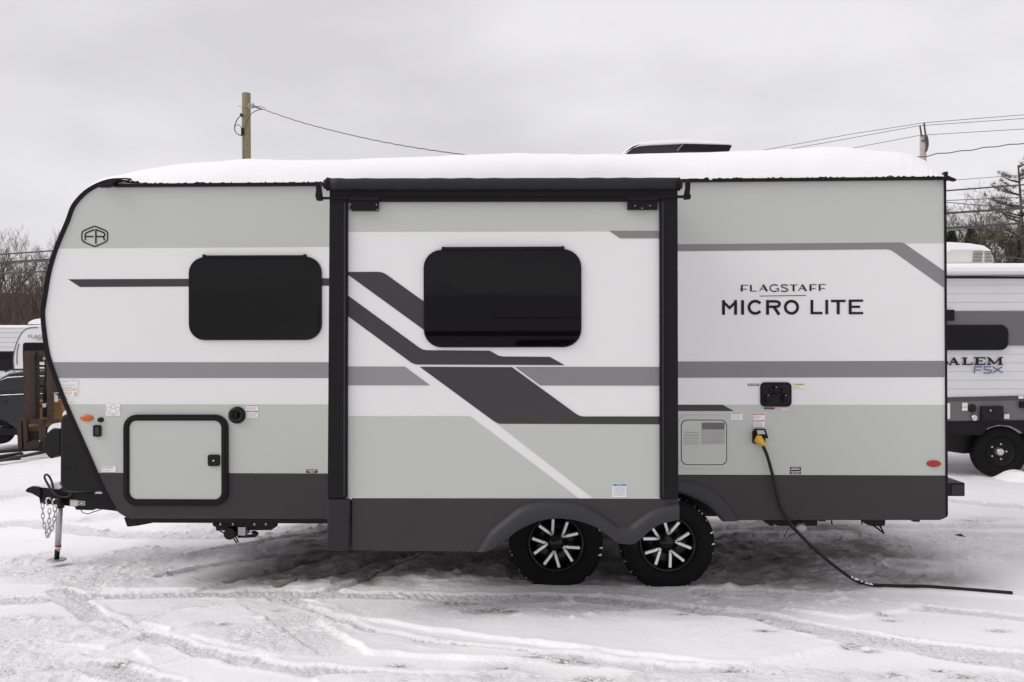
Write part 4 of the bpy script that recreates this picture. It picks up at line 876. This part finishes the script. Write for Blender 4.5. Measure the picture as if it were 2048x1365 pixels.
# left far trailers
YL=18.5
B2=bg_root(70,850,YL,'white trailer with curved nose and dark front window, half hidden behind the rusty forklift')
nose=catmull([(29,745),(27,722),(28.5,705),(33,688),(40,672),(48,662),(58,657),(75,655.5)],3)
S=MB(); S.prism(PXZ(nose+[(420,655),(420,850),(44,850)],YL),YL,YL+2.4); S.build('body_shell','white',B2)
S=MB(); S.stroke(PXZ(nose,YL),.03,YL-.01); S.build('edge_trim','bggrey',B2)
S=MB(); S.prism(pxrr(46,685.5,150,724,5,YL-.01),YL-.02,YL-.004); wn=S.build('window','trim',B2)
S=MB(); S.prism(pxrr(49,688.5,147,721,4,YL-.03),YL-.026,YL-.018); S.build('pane','glass',wn)
S=MB(); S.stroke(PXZ([(38.5,688),(35,700),(34,715),(34.5,730)],YL),.03,YL-.012); S.build('side_stripe','bggrey',B2)
tx=MB(); p=P(57,676.5,YL); q=P(118,676.5,YL); tline('FLAGSTAFF',p.x,p.z,.095,YL-.014,tx,0,width=q.x-p.x); tx.stroke(PXZ([(67,677.6),(110,677.6)],YL),.012,YL-.014); tline('MICRO LITE',P(75,681,YL).x,P(75,681.5,YL).z,.035,YL-.014,tx,0,width=.45); tx.build('model_lettering','bggrey',B2)
S=MB(); S.prism(PXZ([(50,655.5),(56,651),(90,650),(420,649),(420,656)],YL),YL-.0,YL+2.4); S.build('snow_cap','snow',B2,bevel=.04)
S=MB(); S.prism(PXZ([(58,650),(60,648.5),(76,648.5),(110,648),(110,651)],YL+.8),YL+.8,YL+1.6); A2=S.build('roof_air_conditioner','skirt',B2)
S=MB(); S.prism(PXZ(catmull([(55,649),(58,644),(66,640),(76,638),(90,637.5),(110,641),(112,649)],3),YL+.75),YL+.75,YL+1.7); S.build('snow_cap','snow',A2,bevel=.03)
for cx in (230,280): bgwheel(cx,885,YL+.1,28,B2)
YA=21.5
B3=bg_root(-60,850,YA,'low white ribbed trailer with a black window band at the left edge')
S=MB(); zt=P(0,657,YA).z; zb=P(0,860,YA).z; x0=P(-330,700,YA).x; x1=P(60,700,YA).x; z=zb; pt_=.16
while z<zt-.01:
    z1=min(z+pt_,zt); S.hexa([(x0,YA-.015,z),(x1,YA-.015,z),(x1,YA,z1-.004),(x0,YA,z1-.004),(x0,YA+.05,z),(x1,YA+.05,z),(x1,YA+.05,z1),(x0,YA+.05,z1)]); z=z1
S.box(x0,x1,YA+.06,YA+2.4,zb,zt-.01); S.build('side_wall','siding',B3)
S=MB(); S.box(x0-.03,x1-.05,YA-.03,YA+2.4,zt,zt+.10); S.build('snow_cap','snow',B3,bevel=.04)
S=MB(); S.box(x0,x1-.0,YA-.03,YA-.016,P(0,742,YA).z,P(0,703,YA).z); wb=S.build('window','trim',B3)
S=MB(); S.box(x0+.2,P(22,700,YA).x,YA-.036,YA-.03,P(0,735,YA).z,P(0,708,YA).z); S.build('pane','glass',wb)
for cx in (-120,-170): bgwheel(cx,880,YA+.1,26,B3)
# ------------------------------------------------------------------ SUV
YC=14.2
V_=bg_root(100,885,YC,'dark grey SUV parked behind the rusty forklift','parked_car','car')
S=MB(); body=catmull([(-92,860),(-95,835),(-90,812),(-60,800),(-20,793),(60,788),(200,786),(290,790),(318,800),(322,835),(318,858)],3)+[(270,866),(268,850),(255,838),(235,836),(215,842),(207,866),(30,872),(26,856),(14,846),(-5,843),(-24,849),(-32,862),(-33,866)]
S.prism(PXZ(body,YC),YC,YC+1.75); S.build('body','suv',V_,bevel=.06)
def shear(pts,Y0,Y1,inset,mk,name,par,bev=.03):
    a_=PXZ(pts,Y0); S=MB(); n=len(a_); zc=min(z for x,z in a_); zt_=max(z for x,z in a_)
    vs=[]
    for Yy,sg in ((Y0,1),(Y1,-1)):
        for x,z in a_: vs.append((x,Yy+sg*inset*(z-zc)/(zt_-zc),z))
    A=sum(a_[i][0]*a_[(i+1)%n][1]-a_[(i+1)%n][0]*a_[i][1] for i in range(n))
    fs=[tuple(range(n)),tuple(range(2*n-1,n-1,-1))]+[(i,i+n,(i+1)%n+n,(i+1)%n) for i in range(n)]
    if A<0: fs=[f[::-1] for f in fs]
    S.add(vs,fs); return S.build(name,mk,par,bevel=bev)
cab=shear([(-48,794),(-15,762),(10,747),(40,742.5),(120,741),(220,742),(262,750),(285,770),(292,792)],YC+.02,YC+1.7,.16,'suv','cabin',V_)
for pts in ([(-30,789),(-6,764),(18,756),(58,753.5),(60,786)],[(66,786),(64,753.3),(130,752.5),(140,784)],[(147,784),(138,752.6),(215,754),(250,768),(262,784)]):
    shear(pts,YC-.0,YC+.06,.14,'suvglass','side_window',cab,.005)
S=MB(); 
for i in range(2): pass
S.tube([P(a,b,YC-.01) for a,b in ((-30,792),(20,790),(62,788),(140,786),(262,786))],.012,6); S.tube([P(a,b,YC+.12) for a,b in ((-8,764),(16,755.5),(62,752.8),(135,752),(216,753.4),(250,768))],.012,6); S.build('chrome_trim','chrome',V_)
S=MB(); S.tube([P(a,b,YC+.25) for a,b in ((10,744),(20,739.5),(120,738),(220,740),(228,743))],.02,6); S.build('roof_rail','trim',V_)
S=MB(); S.prism(PXZ([(18,742),(26,739.2),(60,738),(150,737.5),(150,741),(50,742.5)],YC+.4),YC+.4,YC+1.3); S.build('snow_cap','snow',V_,bevel=.02)
for cx in (-4,238): bgwheel(cx,861,YC+.02,28,V_,'suv')
for hx in (-4,86):
    S=MB(); S.prism(PXZ([(hx,803),(hx+17,802),(hx+17,805),(hx,806)],YC-.0),YC-.04,YC-.0); S.build('door_handle','suv',V_,bevel=.005)
S=MB()
for a in ([(60.6,788),(61.6,788),(62,862),(61,862)],[(146,787),(147,787),(150,860),(149,860)]): S.prism(PXZ(a,YC-.002),YC-.003,YC+.01)
S.build('door_seam','ink',V_)
S=MB(); S.prism(PXZ([(-30,858),(205,853),(207,866),(-30,872)],YC-.01),YC-.02,YC+.05); S.build('sill','trim',V_)
# ------------------------------------------------------------------ forklift
YF=11.6
K=bg_root(75,900,YF,'rusty old forklift with tall mast and lowered forks beside the dark SUV','forklift','forklift')
mast=bflat('mast','rust',K,[(54,705),(60,702),(79,703),(80,840),(58,840)],YF,.16)
bflat('mast_channel','rust2',mast,[(61,712),(70,711),(72,838),(64,838)],YF-.17,.02)
bflat('mast','rust',K,[(100,700),(106,700),(108,842),(103,842)],YF,.16)
bflat('crossbar','rust',K,[(54,702),(112,702),(112,713),(88,713),(86,720),(80,722),(54,712)],YF-.02,.1)
S=MB(); c=P(87,717,YF-.1); S.lathe_y((c.x,c.y,c.z),[(.001,0),(.05,0),(.05,.05),(.001,.05)],18); S.build('chain_pulley','steel',K)
S=MB(); S.tube([P(91.5,712,YF-.06),P(90.5,770,YF-.06)],.022,8); S.tube([P(90.5,770,YF-.06),P(89.5,835,YF-.06)],.045,8); S.build('lift_cylinder','rust2',K)
S=MB(); S.tube([P(94,760,YF-.1),P(88,800,YF-.1)],.03,8); S.build('hose','black',K)
S=MB(); c=P(91,811,YF-.12); S.disc_y((c.x,c.z),.045,YF-.17,YF-.1,12); S.build('valve','steel',K)
cr=bflat('carriage','rust',K,[(40,838),(120,838),(120,846),(40,849)],YF-.25,.06)
for pts in ([(37,845),(46,843),(48,896),(40,897)],[(49,841),(57,840),(59,897),(52,898)],[(80,838),(91,838),(93,899),(83,900)]): bflat('fork_upright','rust',K,pts,YF-.28,.07)
bflat('lower_crossbar','rust',K,[(57,856),(82,853),(82,862),(57,864)],YF-.24,.05); bflat('back_plate','rust2',K,[(58,862),(82,862),(84,898),(58,898)],YF-.2,.03)
bflat('lower_beam','rust2',K,[(40,890),(92,892),(92,902),(42,902)],YF-.24,.05)
for (a,b,cc,d) in (((44,900),(-90,912),.05,.12),((88,904),(-40,925),.05,.12)):
    p=P(a[0],a[1],YF-.35); q=PG(b[0],b[1],-.36); S=MB(); dd=Vector((q.x-p.x,q.y-p.y,0)).normalized(); nn=Vector((-dd.y,dd.x,0))*.07; p.z=G(p.x,p.y)+.09; q.z=G(q.x,q.y)+.07
    S.hexa([p-nn,q-nn,q+nn,p+nn,p-nn+Vector((0,0,.045)),q-nn+Vector((0,0,.02)),q+nn+Vector((0,0,.02)),p+nn+Vector((0,0,.045))]); S.build('fork','rust2',K)
bflat('body','fly',K,[(82,800),(150,796),(160,850),(82,850)],YF+.9,.6,bevel=.03)
bflat('engine_cover','rust2',K,[(107,795),(160,790),(165,842),(107,842)],YF+1.6,.6,bevel=.03)
for x_ in (75.5,77.5):
    S=MB(); S.prism(PXZ([(x_,714),(x_+.8,714),(x_+.8,838),(x_,838)],YF-.16),YF-.172,YF-.16); S.build('lift_chain','rust2',mast)
for y_ in (730,770,810): bflat('mast_tie','rust2',K,[(80,y_),(101,y_+1),(101,y_+5),(80,y_+4)],YF+.14,.06)
for (x_,y_) in ((42,852),(42,880),(54,850),(54,884),(86,848),(88,880)):
    S=MB(); p=P(x_,y_,YF-.35); S.disc_y((p.x,p.z),.016,YF-.37,YF-.34,8); S.build('bolt','rust2',K)
bflat('hydraulic_block','rust2',K,[(62,884),(78,878),(86,884),(84,896),(60,898)],YF-.3,.12,bevel=.01)
S=MB(); S.tube([P(a,b,YF-.4) for a,b in ((80,881),(74,889),(66,894),(58,896))],.012,6); S.build('hose','steel',K)
bflat('warning_plate','cream',K,[(109,789),(115,791),(116,804),(110,804)],YF-.02,.02)
for cx in (70,104): bgwheel(cx,875,YF+.25,20,K,'rust')
bgwheel(150,870,YF+1.3,18,K,'rust')
# timber left of it
for i,(a,b,lab) in enumerate((((-60,882),(58,878),'dark squared timber lying on the snow, nearer the SUV'),((-60,904),(38,901),'rusty steel bar lying on the snow in front of the forklift'))):
    p=PG(a[0],a[1]+(6 if i==0 else 3),-.45 if i==0 else -.38); q=PG(b[0],b[1]+(6 if i==0 else 3),-.45 if i==0 else -.38); S=MB(); nn=Vector((0,.07,0)); u=Vector((0,0,.09)); p.z=G(p.x,p.y)-.01; q.z=G(q.x,q.y)-.01
    S.hexa([p-nn,q-nn,q+nn,p+nn,p-nn+u,q-nn+u,q+nn+u,p+nn+u]); o=S.build('timber' if i==0 else 'steel_bar','rust2',None,bevel=.008,label=lab,cat='timber' if i==0 else 'steel bar')
# ------------------------------------------------------------------ poles and wires
def scl(p): return FPX/abs((CR.inverted()@(p-C0)).z)
YP=21.0
pt=P(492.5,187,YP); gl=G(pt.x,YP); PO=empty('utility_pole',(pt.x,YP,gl),'brown wooden pole with looped wires rising behind the trailer nose','utility pole')
S=MB(); S.tube([(pt.x,YP,gl-.3),(pt.x,YP,pt.z-.02),(pt.x,YP,pt.z)],[.16,.136,.13],20); S.build('post','wood',PO)
def T_(n,mk,par,pts,Y,r,k=6): S=MB(); S.tube([P(a,b,Y) for a,b in catmull(pts,4)],r,k); return S.build(n,mk,par)
bx=T_('bracket','steel',PO,[(476,213),(486,213),(505,212)],YP-.15,.012); 
S=MB(); S.tube([P(497,209,YP-.17),P(508,208,YP-.17),P(509,216,YP-.17),P(497,216,YP-.17),P(497,209,YP-.17)],.018,6); c=P(505,212,YP-.17); S.tube([(c.x,c.y,c.z-.05),(c.x,c.y,c.z+.05)],[.045,.045],10); S.build('insulator','porc',PO)
T_('conduit','porc',PO,[(485,272),(485,300),(485,340),(485,420)],YP-.14,.025)
T_('cable_loop','wire',PO,[(484,231),(476,237),(470,250),(470,262),(476,269),(484,272)],YP-.15,.016)
T_('cable_loop','wire',PO,[(470,252),(476,250),(482,254),(486,261)],YP-.16,.012)
T_('drop_wire','wire',PO,[(508,213),(515,217),(525,219),(515,221),(503,228),(494,243),(487,262)],YP-.18,.012)
S=MB(); S.prism(PXZ([(483,257),(488,257),(488,271),(483,271)],YP-.15),YP-.2,YP-.14); S.build('clamp','black',PO)
S=MB(); S.prism(PXZ([(480,228),(485,228),(486,234),(482,234)],YP-.15),YP-.2,YP-.14); S.build('clamp','black',PO)
T_('brace_wire','wire',PO,[(509,213),(522,214),(530,217)],YP-.18,.010)
# service wire down from the pole
def wirepts(pts,Y0,Y1): 
    x0,x1=pts[0][0],pts[-1][0]; return [P(a,b,Y0+(Y1-Y0)*(a-x0)/(x1-x0)) for a,b in pts]
def wire(pts,Y0,Y1,r,label,grp='overhead lines'):
    S=MB(); S.tube(wirepts(pts,Y0,Y1),r,6); return S.build('overhead_wire','wire',None,label=label,cat='overhead wire',group=grp)
dense=catmull([(509,213),(620,250),(780,287),(945,312),(1150,335)],14); dense=[(a,b+.5*math.sin(a*.28)) for a,b in dense]
wire(dense,YP-.18,14,.013,'twisted service wire sloping from the left wooden pole down behind the roof')
YQ=30.0
pt=P(1846,272,YQ); P2=empty('utility_pole',(pt.x,YQ,0),'weathered grey utility pole with two pins rising behind the right roof end','utility pole')
S=MB(); vs=[]; 
S.tube([(pt.x,YQ,0),(pt.x,YQ,pt.z)],[.17,.125],16); S.build('post','wood2',P2)
for l in ([(1840,252),(1841.5,262),(1843,273)],[(1848,246),(1850,262),(1852,275),(1854,292)]): T_('pin_insulator','wire',P2,l,YQ-.14,.038)
T_('hardware','wire',P2,[(1853,272),(1855,282),(1855,292),(1852,303)],YQ-.14,.05)
S=MB(); S.tube([P(1843,282,YQ-.13),P(1851,280,YQ-.13)],.03,6); S.build('bolt','wire',P2)
wire([(1350,343),(1523,301.5),(1700,269),(1848,246),(2048,230),(2300,214)],32,28,.011,'topmost thin wire crossing the pin of the grey right pole')
wire([(1400,341),(1563,301.5),(1700,277),(1838,252),(2048,237.5),(2300,222)],32,28,.011,'second thin wire from the top at the grey right pole')
wire([(1500,345),(1703,297),(1840,271),(2048,258.5),(2300,244)],32,28,.011,'third thin wire meeting the flat top of the grey right pole')
d2=catmull([(1700,322),(1839,314),(1880,307.5),(1930,302),(1970,296),(2048,287),(2300,262)],10); d2=[(a,b+.9*math.sin(a*.13)) for a,b in d2]
wire(d2,30,28,.02,'thick twisted cable leaving the grey right pole below its pins')
wire([(1800,369),(1905,361),(2048,350),(2300,330)],26,26,.010,'thin wire starting at the right roof corner above the bare trees')
wire([(-200,521),(0,509.3),(105,502),(700,463),(1300,421),(1892,382),(2048,370),(2300,348)],24,22,.026,'dark line running behind the trailer level with the upper tree tops')
wire([(-200,536),(0,525.5),(98,519.3),(700,489),(1300,459),(1892,427),(2048,416.5),(2300,398)],24,22,.038,'thickest black line crossing both treelines in the middle of the bundle')
wire([(-200,539),(0,528.6),(98,523),(700,480),(1300,437),(1892,401.5),(2048,395),(2300,384)],24,22,.013,'thin line just under the thickest black line at left')
wire([(-200,555),(0,547.6),(95,543),(700,515),(1300,486),(1892,457),(2048,446.5),(2300,428)],24,22,.034,'lowest heavy black line across both treelines')
wire([(1700,396),(1892,405),(1960,411),(2048,417),(2300,436)],23,22,.014,'thin sagging wire falling to the right between heavy lines')
wire([(1700,458),(1930,457),(2048,459),(2300,463)],23,22,.009,'faint pale wire under the lowest heavy line at right')
wire([(1850,498),(1992,513),(2048,518),(2300,540)],20,19,.024,'black wire dropping right beyond the cream rooftop air conditioner')
# ------------------------------------------------------------------ trees
def rotv(v,ax,an): return Quaternion(ax,an)@v
def grow_tree(seed,h,spread,tr,levels=5,kids=(3,4),up=.25):
    rnd=random.Random(seed); TR=MB(); CRN=MB(); tips=[]
    def br(p,d,l,r,lv):
        n=4 if lv<2 else 2; pts=[p.copy()]; rs=[r]; dd=d.copy()
        for i in range(n):
            dd=(dd+Vector((rnd.gauss(0,.10+.03*lv),rnd.gauss(0,.10+.03*lv),rnd.gauss(0,.06)+up*.12*(lv>0)))).normalized(); pts.append(pts[-1]+dd*l/n); rs.append(r*(1-.45*(i+1)/n))
        (TR if lv==0 else CRN).tube(pts,rs,8 if lv==0 else (5 if lv<2 else 3),caps=False,smooth=lv<3)
        if lv>=levels: tips.append((pts[-1],dd)); return
        k=rnd.randint(*kids)+(2 if lv==0 else 0)
        for c_ in range(k):
            f=rnd.uniform(.35,1) if lv else rnd.uniform(.4,1); i=min(n-1,int(f*n)); q=pts[i].lerp(pts[i+1],f*n-i) if f<1 else pts[-1]
            ax=dd.cross(Vector((rnd.gauss(0,1),rnd.gauss(0,1),rnd.gauss(0,1)))).normalized(); nd=rotv(dd,ax,rnd.uniform(.3,.8)*spread); nd=(nd+Vector((0,0,up))).normalized()
            br(q,nd,l*rnd.uniform(.48,.72),max(r*(1-.45*f)*rnd.uniform(.45,.7),.006),lv+1)
        if lv==0: br(pts[-1],dd,l*.55,rs[-1]*.9,1)
    br(Vector((0,0,-.2)),Vector((rnd.gauss(0,.04),rnd.gauss(0,.04),1)).normalized(),h*.5,tr,0)
    return TR,CRN,tips
def place(TRC,x,y,z,s,rz,name,label,cat,group,proto={}):
    key=id(TRC)
    o=empty(name,(x,y,z),label,cat,group)
    if key not in proto:
        parts=[]
        for mb,nm,mk in ((TRC[0],'trunk','bark'),(TRC[1],'crown',TRC[3] if len(TRC)>3 else 'twig')):
            me_=mb.build(nm,mk,None); parts.append((nm,me_.data,me_.location.copy())); bpy.data.objects.remove(me_)
        proto[key]=parts
    for nm,d,loc in proto[key]:
        c_=bpy.data.objects.new(nm,d); COL.objects.link(c_); c_.parent=o; c_.location=loc
    o.scale=(s,s,s); o.rotation_euler=(0,0,rz); return o
prot=[grow_tree(s,9,1.0,.16,5,(3,4),.28) for s in (3,8,15)]
prot2=[grow_tree(s,9,1.15,.13,5,(3,4),.18) for s in (22,31)]
def xat(px,Y): return P(px,600,Y).x
def top_h(px,py,Y): return P(px,py,Y).z
specs=[(-70,440,50,0),(8,438,52,1),(32,456,47,2),(62,492,56,0),(88,488,49,1),(112,478,54,2),(150,470,60,0),(-30,460,60,2)]
labs=['tall bare tree past the left frame edge behind the white trailers','tall bare tree at the very left above the ribbed trailer','bare twiggy tree second from the left edge behind the lines','short bare tree between the taller ones above the curved trailer','bare tree next to the big trailer nose, lower crown','bare tree almost hidden by the curved nose trim','bare tree hidden beyond the trailer front','thin bare tree farthest out past the left edge']
for (px,py,Y,k),lb in zip(specs,labs):
    x=xat(px,Y); z=G(x,Y)-.3; hh=top_h(px,py,Y)-z; tpz=max(v[2] for v in prot[k][1].v); place(prot[k],x,Y,z,hh/tpz,px*.37,'bare_tree',lb,'tree','bare trees on the left')
specs=[(1872,405,40,0),(1903,392,36,1),(1932,400,44,0),(1962,440,34,1),(1985,378,40,0),(2015,420,46,1),(2075,370,42,0),(1920,425,55,1)]
labs=['bare tree mostly hidden by the rear corner of the big trailer','bare multi stemmed tree right beside the rear trailer corner','bare tree with leaning limbs above the rooftop air conditioner','short forked bare tree behind the rooftop air conditioner end','slim tall bare tree left of the pine','dense bare tree under the pine at the right','bare tree beyond the right edge behind the pine','faint far bare tree behind the rear trailer corner']
for (px,py,Y,k),lb in zip(specs,labs):
    x=xat(px,Y); z=-.2; hh=top_h(px,py,Y)-z; tpz=max(v[2] for v in prot2[k][1].v); place(prot2[k],x,Y,z,hh/tpz,px*.61,'bare_tree',lb,'tree','bare trees on the right')
# pine
def pine(seed,h):
    rnd=random.Random(seed); A=MB(); B_=MB()
    tr=[Vector((0,0,-.2))]; n=14
    for i in range(n): tr.append(Vector((math.sin(i*.5+seed)*.12,math.cos(i*.4)*.1,h*(i+1)/n)))
    A.tube(tr,[.16*(1-.8*i/n) for i in range(n+1)],8)
    for b in range(36):
        f=rnd.uniform(.38,1.0); i=int(f*n*.999); p=tr[i].lerp(tr[i+1],f*n*.999-i); an=rnd.uniform(0,6.283); ln=h*(.07+.22*(1-f)+.04*rnd.random())*rnd.uniform(.7,1.25)
        d=Vector((math.cos(an),math.sin(an),rnd.uniform(.15,.55))).normalized(); q=p+d*ln*.5; r_=q+Vector((d.x,d.y,d.z+.3)).normalized()*ln*.5; A.tube([p,q,r_],[.045,.03,.012],4)
        for c_ in range(int(7+ln*5)):
            t=rnd.uniform(.35,1.05); o=(p.lerp(q,t*2) if t<.5 else q.lerp(r_,(t-.5)*2))+Vector((rnd.gauss(0,.16),rnd.gauss(0,.16),rnd.gauss(0,.10)+.06))
            for k in range(24):
                v=Vector((rnd.gauss(0,1),rnd.gauss(0,1),rnd.gauss(.35,.8))).normalized()*rnd.uniform(.12,.26); s_=v.cross(Vector((rnd.random(),rnd.random(),rnd.random()))).normalized()*.009
                B_.add([o-s_,o+s_,o+v],[(0,1,2)])
    return A,B_,None,'needle'
PN=pine(5,9.5); Y=34; x=xat(2040,Y); z=-.1; place(PN,x,Y,z,(top_h(2040,322,Y)-z)/9.7,1.0,'pine_tree','tall open crowned pine tree at the right frame edge','tree',None)
x=xat(2085,38); place(PN,x,38,z,(top_h(2040,380,38)-z)/9.7,3.3,'pine_tree','second pine tree just beyond the right frame edge','tree',None)
def conifer(seed,h,w):
    rnd=random.Random(seed); A=MB(); B_=MB(); A.tube([(0,0,-.2),(0,0,h)],[.1,.02],6)
    for i in range(5200):
        f=rnd.random()**.75; r_=w*(1-f)**.8*(.55+.45*rnd.random())*(1+.2*math.sin(f*23+i%5)); an=rnd.uniform(0,6.283); o=Vector((r_*math.cos(an),r_*math.sin(an),h*f+.1))
        v=Vector((math.cos(an)*.12,math.sin(an)*.12,rnd.uniform(-.06,.14))); s_=Vector((-math.sin(an),math.cos(an),rnd.uniform(-.5,.5)))*.03; B_.add([o-s_,o+s_,o+v],[(0,1,2)])
    return A,B_,None,'cedar'
CF=conifer(3,5,1.2)
for px,py,Y,lb in ((1903,470,33,'dark small conifer peeking beside the rear trailer corner'),(1942,466,35,'bushy green conifer above the rooftop air conditioner'),(2035,480,36,'low dark conifer at the right edge under the pine')):
    x=xat(px,Y); place(CF,x,Y,-.1,(top_h(px,py,Y)+.1)/5,px,'conifer',lb,'tree','small conifers on the right')
# wooded slope far behind (stuff) and hill
hm=bpy.data.meshes.new('hill'); hx=np.linspace(-260,260,120); hy=np.linspace(62,210,36); HX,HY=np.meshgrid(hx,hy,indexing='ij')
HZ=-1.5+ss(62,150,HY)*13+fbm(HX*.02,HY*.02,301,3)*5*ss(62,110,HY)
M['litter']=mat('leaf_litter',(.085,.066,.056),.95,var=.35,vscale=.3)
vv=np.stack([HX,HY,HZ],-1).reshape(-1,3); I=np.arange(120*36).reshape(120,36); Q=np.stack([I[:-1,:-1],I[1:,:-1],I[1:,1:],I[:-1,1:]],-1).reshape(-1,4)
hm.from_pydata(vv.tolist(),[],Q.tolist()); hm.materials.append(M['litter']); ho=bpy.data.objects.new('hill',hm); COL.objects.link(ho); ho['kind']='structure'
rs=np.random.RandomState(9); S=MB(); rnd=random.Random(77)
def stems(n,xa,xb,ya,yb,h0,h1,th,base):
    for i in range(n):
        x=rnd.uniform(xa,xb); y=rnd.uniform(ya,yb); z=base(x,y); h=rnd.uniform(h0,h1); lx=rnd.gauss(0,.08)*h; th_=th*rnd.uniform(.5,1.3)
        S.add([(x-th_,y,z),(x+th_,y,z),(x+lx+th_*.2,y,z+h),(x+lx-th_*.2,y,z+h)],[(0,1,2,3)])
        for k in range(9):
            f=rnd.uniform(.25,1); bx_=x+lx*f; bz=z+h*f; l=rnd.uniform(.4,1.4)*(h/5); a_=rnd.uniform(.5,1.35)*(1 if rnd.random()<.5 else -1)
            ex,ez=bx_+l*math.sin(a_),bz+l*math.cos(a_)*.9; t2=th_*.45; S.add([(bx_,y-.02,bz-t2),(ex,y+rnd.uniform(-.6,.6),ez),(bx_,y+.02,bz+t2)],[(0,1,2)])
            S.add([(bx_+(ex-bx_)*.5,y,bz+(ez-bz)*.5-t2*.6),(ex+rnd.uniform(-.4,.4),y,ez+rnd.uniform(.1,.7)),(bx_+(ex-bx_)*.5,y,bz+(ez-bz)*.5+t2*.6)],[(0,1,2)])
gb=lambda x,y: float(G(x,y))-.2
hb=lambda x,y: -1.5+13*max(0,min(1,(y-62)/88))**2*(3-2*max(0,min(1,(y-62)/88)))
stems(1100,-48,-22,52,66,3.5,6.8,.045,gb); stems(500,14,46,40,62,2.5,5.5,.045,gb); stems(500,-24,16,58,72,2.5,4.5,.05,gb)
stems(1500,-70,70,66,118,4,8,.07,hb)
S.build('woods','twig',None,label='brown leafless brushwood and far woods massed behind the lot',cat='woods',kind='stuff')
# ------------------------------------------------------------------ trailer across the lot, mirrored in the slide window
YR=-19.0
RR=empty('travel_trailer',(0,YR,0),'grey and white trailer seen only as a reflection in the dark slide window','travel trailer')
prof=[(-6.5,.55),(-6.5,2.9),(-6.3,3.0)]+[(-6+i*.9,3.05+.09*math.sin(i/9*math.pi)) for i in range(10)]+[(2.5,2.8),(2.85,2.2),(2.9,1.5),(2.6,.55)]
S=MB(); S.prism(prof,YR-2.4,YR,0)
for (u,v,w_,k_) in ((-6.4,2.8,(2.02,2.16),1),(-6.4,2.8,(.56,1.05),1),(-6.4,2.86,(1.36,1.42),2),(-1.2,2.8,(2.5,2.54),2)): S.box(u,v,YR,YR+.012,w_[0],w_[1],k_)
S.build('body_shell',['siding','dark','grey'],RR)
top=[(x,z) for x,z in prof if z>=2.8]; S=MB(); S.prism(top+[(x,z+.10) for x,z in top[::-1]],YR-2.4,YR+.04); S.build('snow_cap','snow',RR,bevel=.03)
S=MB(); S.prism([(-3.6,3.15),(-3.4,3.4),(-3.0,3.52),(-2.5,3.5),(-2.2,3.35),(-2.1,3.15)],YR-1.5,YR-.7); S.build('roof_air_conditioner','snow',RR,bevel=.06)
S=MB(); S.prism(rrect(-.6,1.12,1.3,1.92,.14),YR,YR+.03); S.build('window','trim',RR)
S=MB(); S.prism(rrect(-.53,1.19,1.23,1.85,.11),YR+.03,YR+.035); S.build('pane','glass',RR)
for x in (-2.2,-1.3):
    S=MB(); S.tube([(x,YR-.25,.33),(x,YR,.33)],.35,24); S.build('wheel','tyre',RR)
# ------------------------------------------------------------------ sky and light
SUN_EL,SUN_AZ=42,-106   # azimuth measured from +y clockwise
wd=bpy.data.worlds.new('World'); sc.world=wd; wd.use_nodes=True; nt=wd.node_tree; L=nt.links.new; bg=nt.nodes['Background']; bg.inputs['Strength'].default_value=.1
sky=nt.nodes.new('ShaderNodeTexSky'); sky.sky_type='NISHITA'; sky.sun_disc=False; sky.sun_elevation=R(SUN_EL); sky.sun_rotation=R(SUN_AZ)
tc=nt.nodes.new('ShaderNodeTexCoord'); mp=nt.nodes.new('ShaderNodeMapping'); mp.inputs['Scale'].default_value=(1.1,1.1,3.2); mp.inputs['Location'].default_value=(.35,.1,.2); L(tc.outputs['Generated'],mp.inputs['Vector'])
n=nt.nodes.new('ShaderNodeTexNoise'); n.inputs['Scale'].default_value=2.3; n.inputs['Detail'].default_value=5; n.inputs['Roughness'].default_value=.45; L(mp.outputs[0],n.inputs['Vector'])
cr=nt.nodes.new('ShaderNodeValToRGB'); cr.color_ramp.elements[0].position=.36; cr.color_ramp.elements[0].color=(7.1,6.92,7.15,1); cr.color_ramp.elements[1].position=.62; cr.color_ramp.elements[1].color=(8.8,8.6,8.8,1); L(n.outputs['Fac'],cr.inputs[0])
mx=nt.nodes.new('ShaderNodeMix'); mx.data_type='RGBA'; mx.inputs[0].default_value=.94; L(sky.outputs[0],mx.inputs[6]); L(cr.outputs[0],mx.inputs[7]); L(mx.outputs[2],bg.inputs['Color'])
sl=bpy.data.lights.new('sun','SUN'); sl.energy=1.55; sl.angle=R(30); sl.color=(1,.98,.95); so=bpy.data.objects.new('sun',sl); COL.objects.link(so)
az=R(SUN_AZ); el=R(SUN_EL); sd_=Vector((math.sin(az)*math.cos(el),math.cos(az)*math.cos(el),math.sin(el))); so.rotation_euler=(-sd_).to_track_quat('-Z','Y').to_euler()
vs_=sc.view_settings; vs_.view_transform='Standard'; vs_.look='None'; vs_.gamma=1; vs_.exposure=0
sc.render.resolution_x=1024; sc.render.resolution_y=682
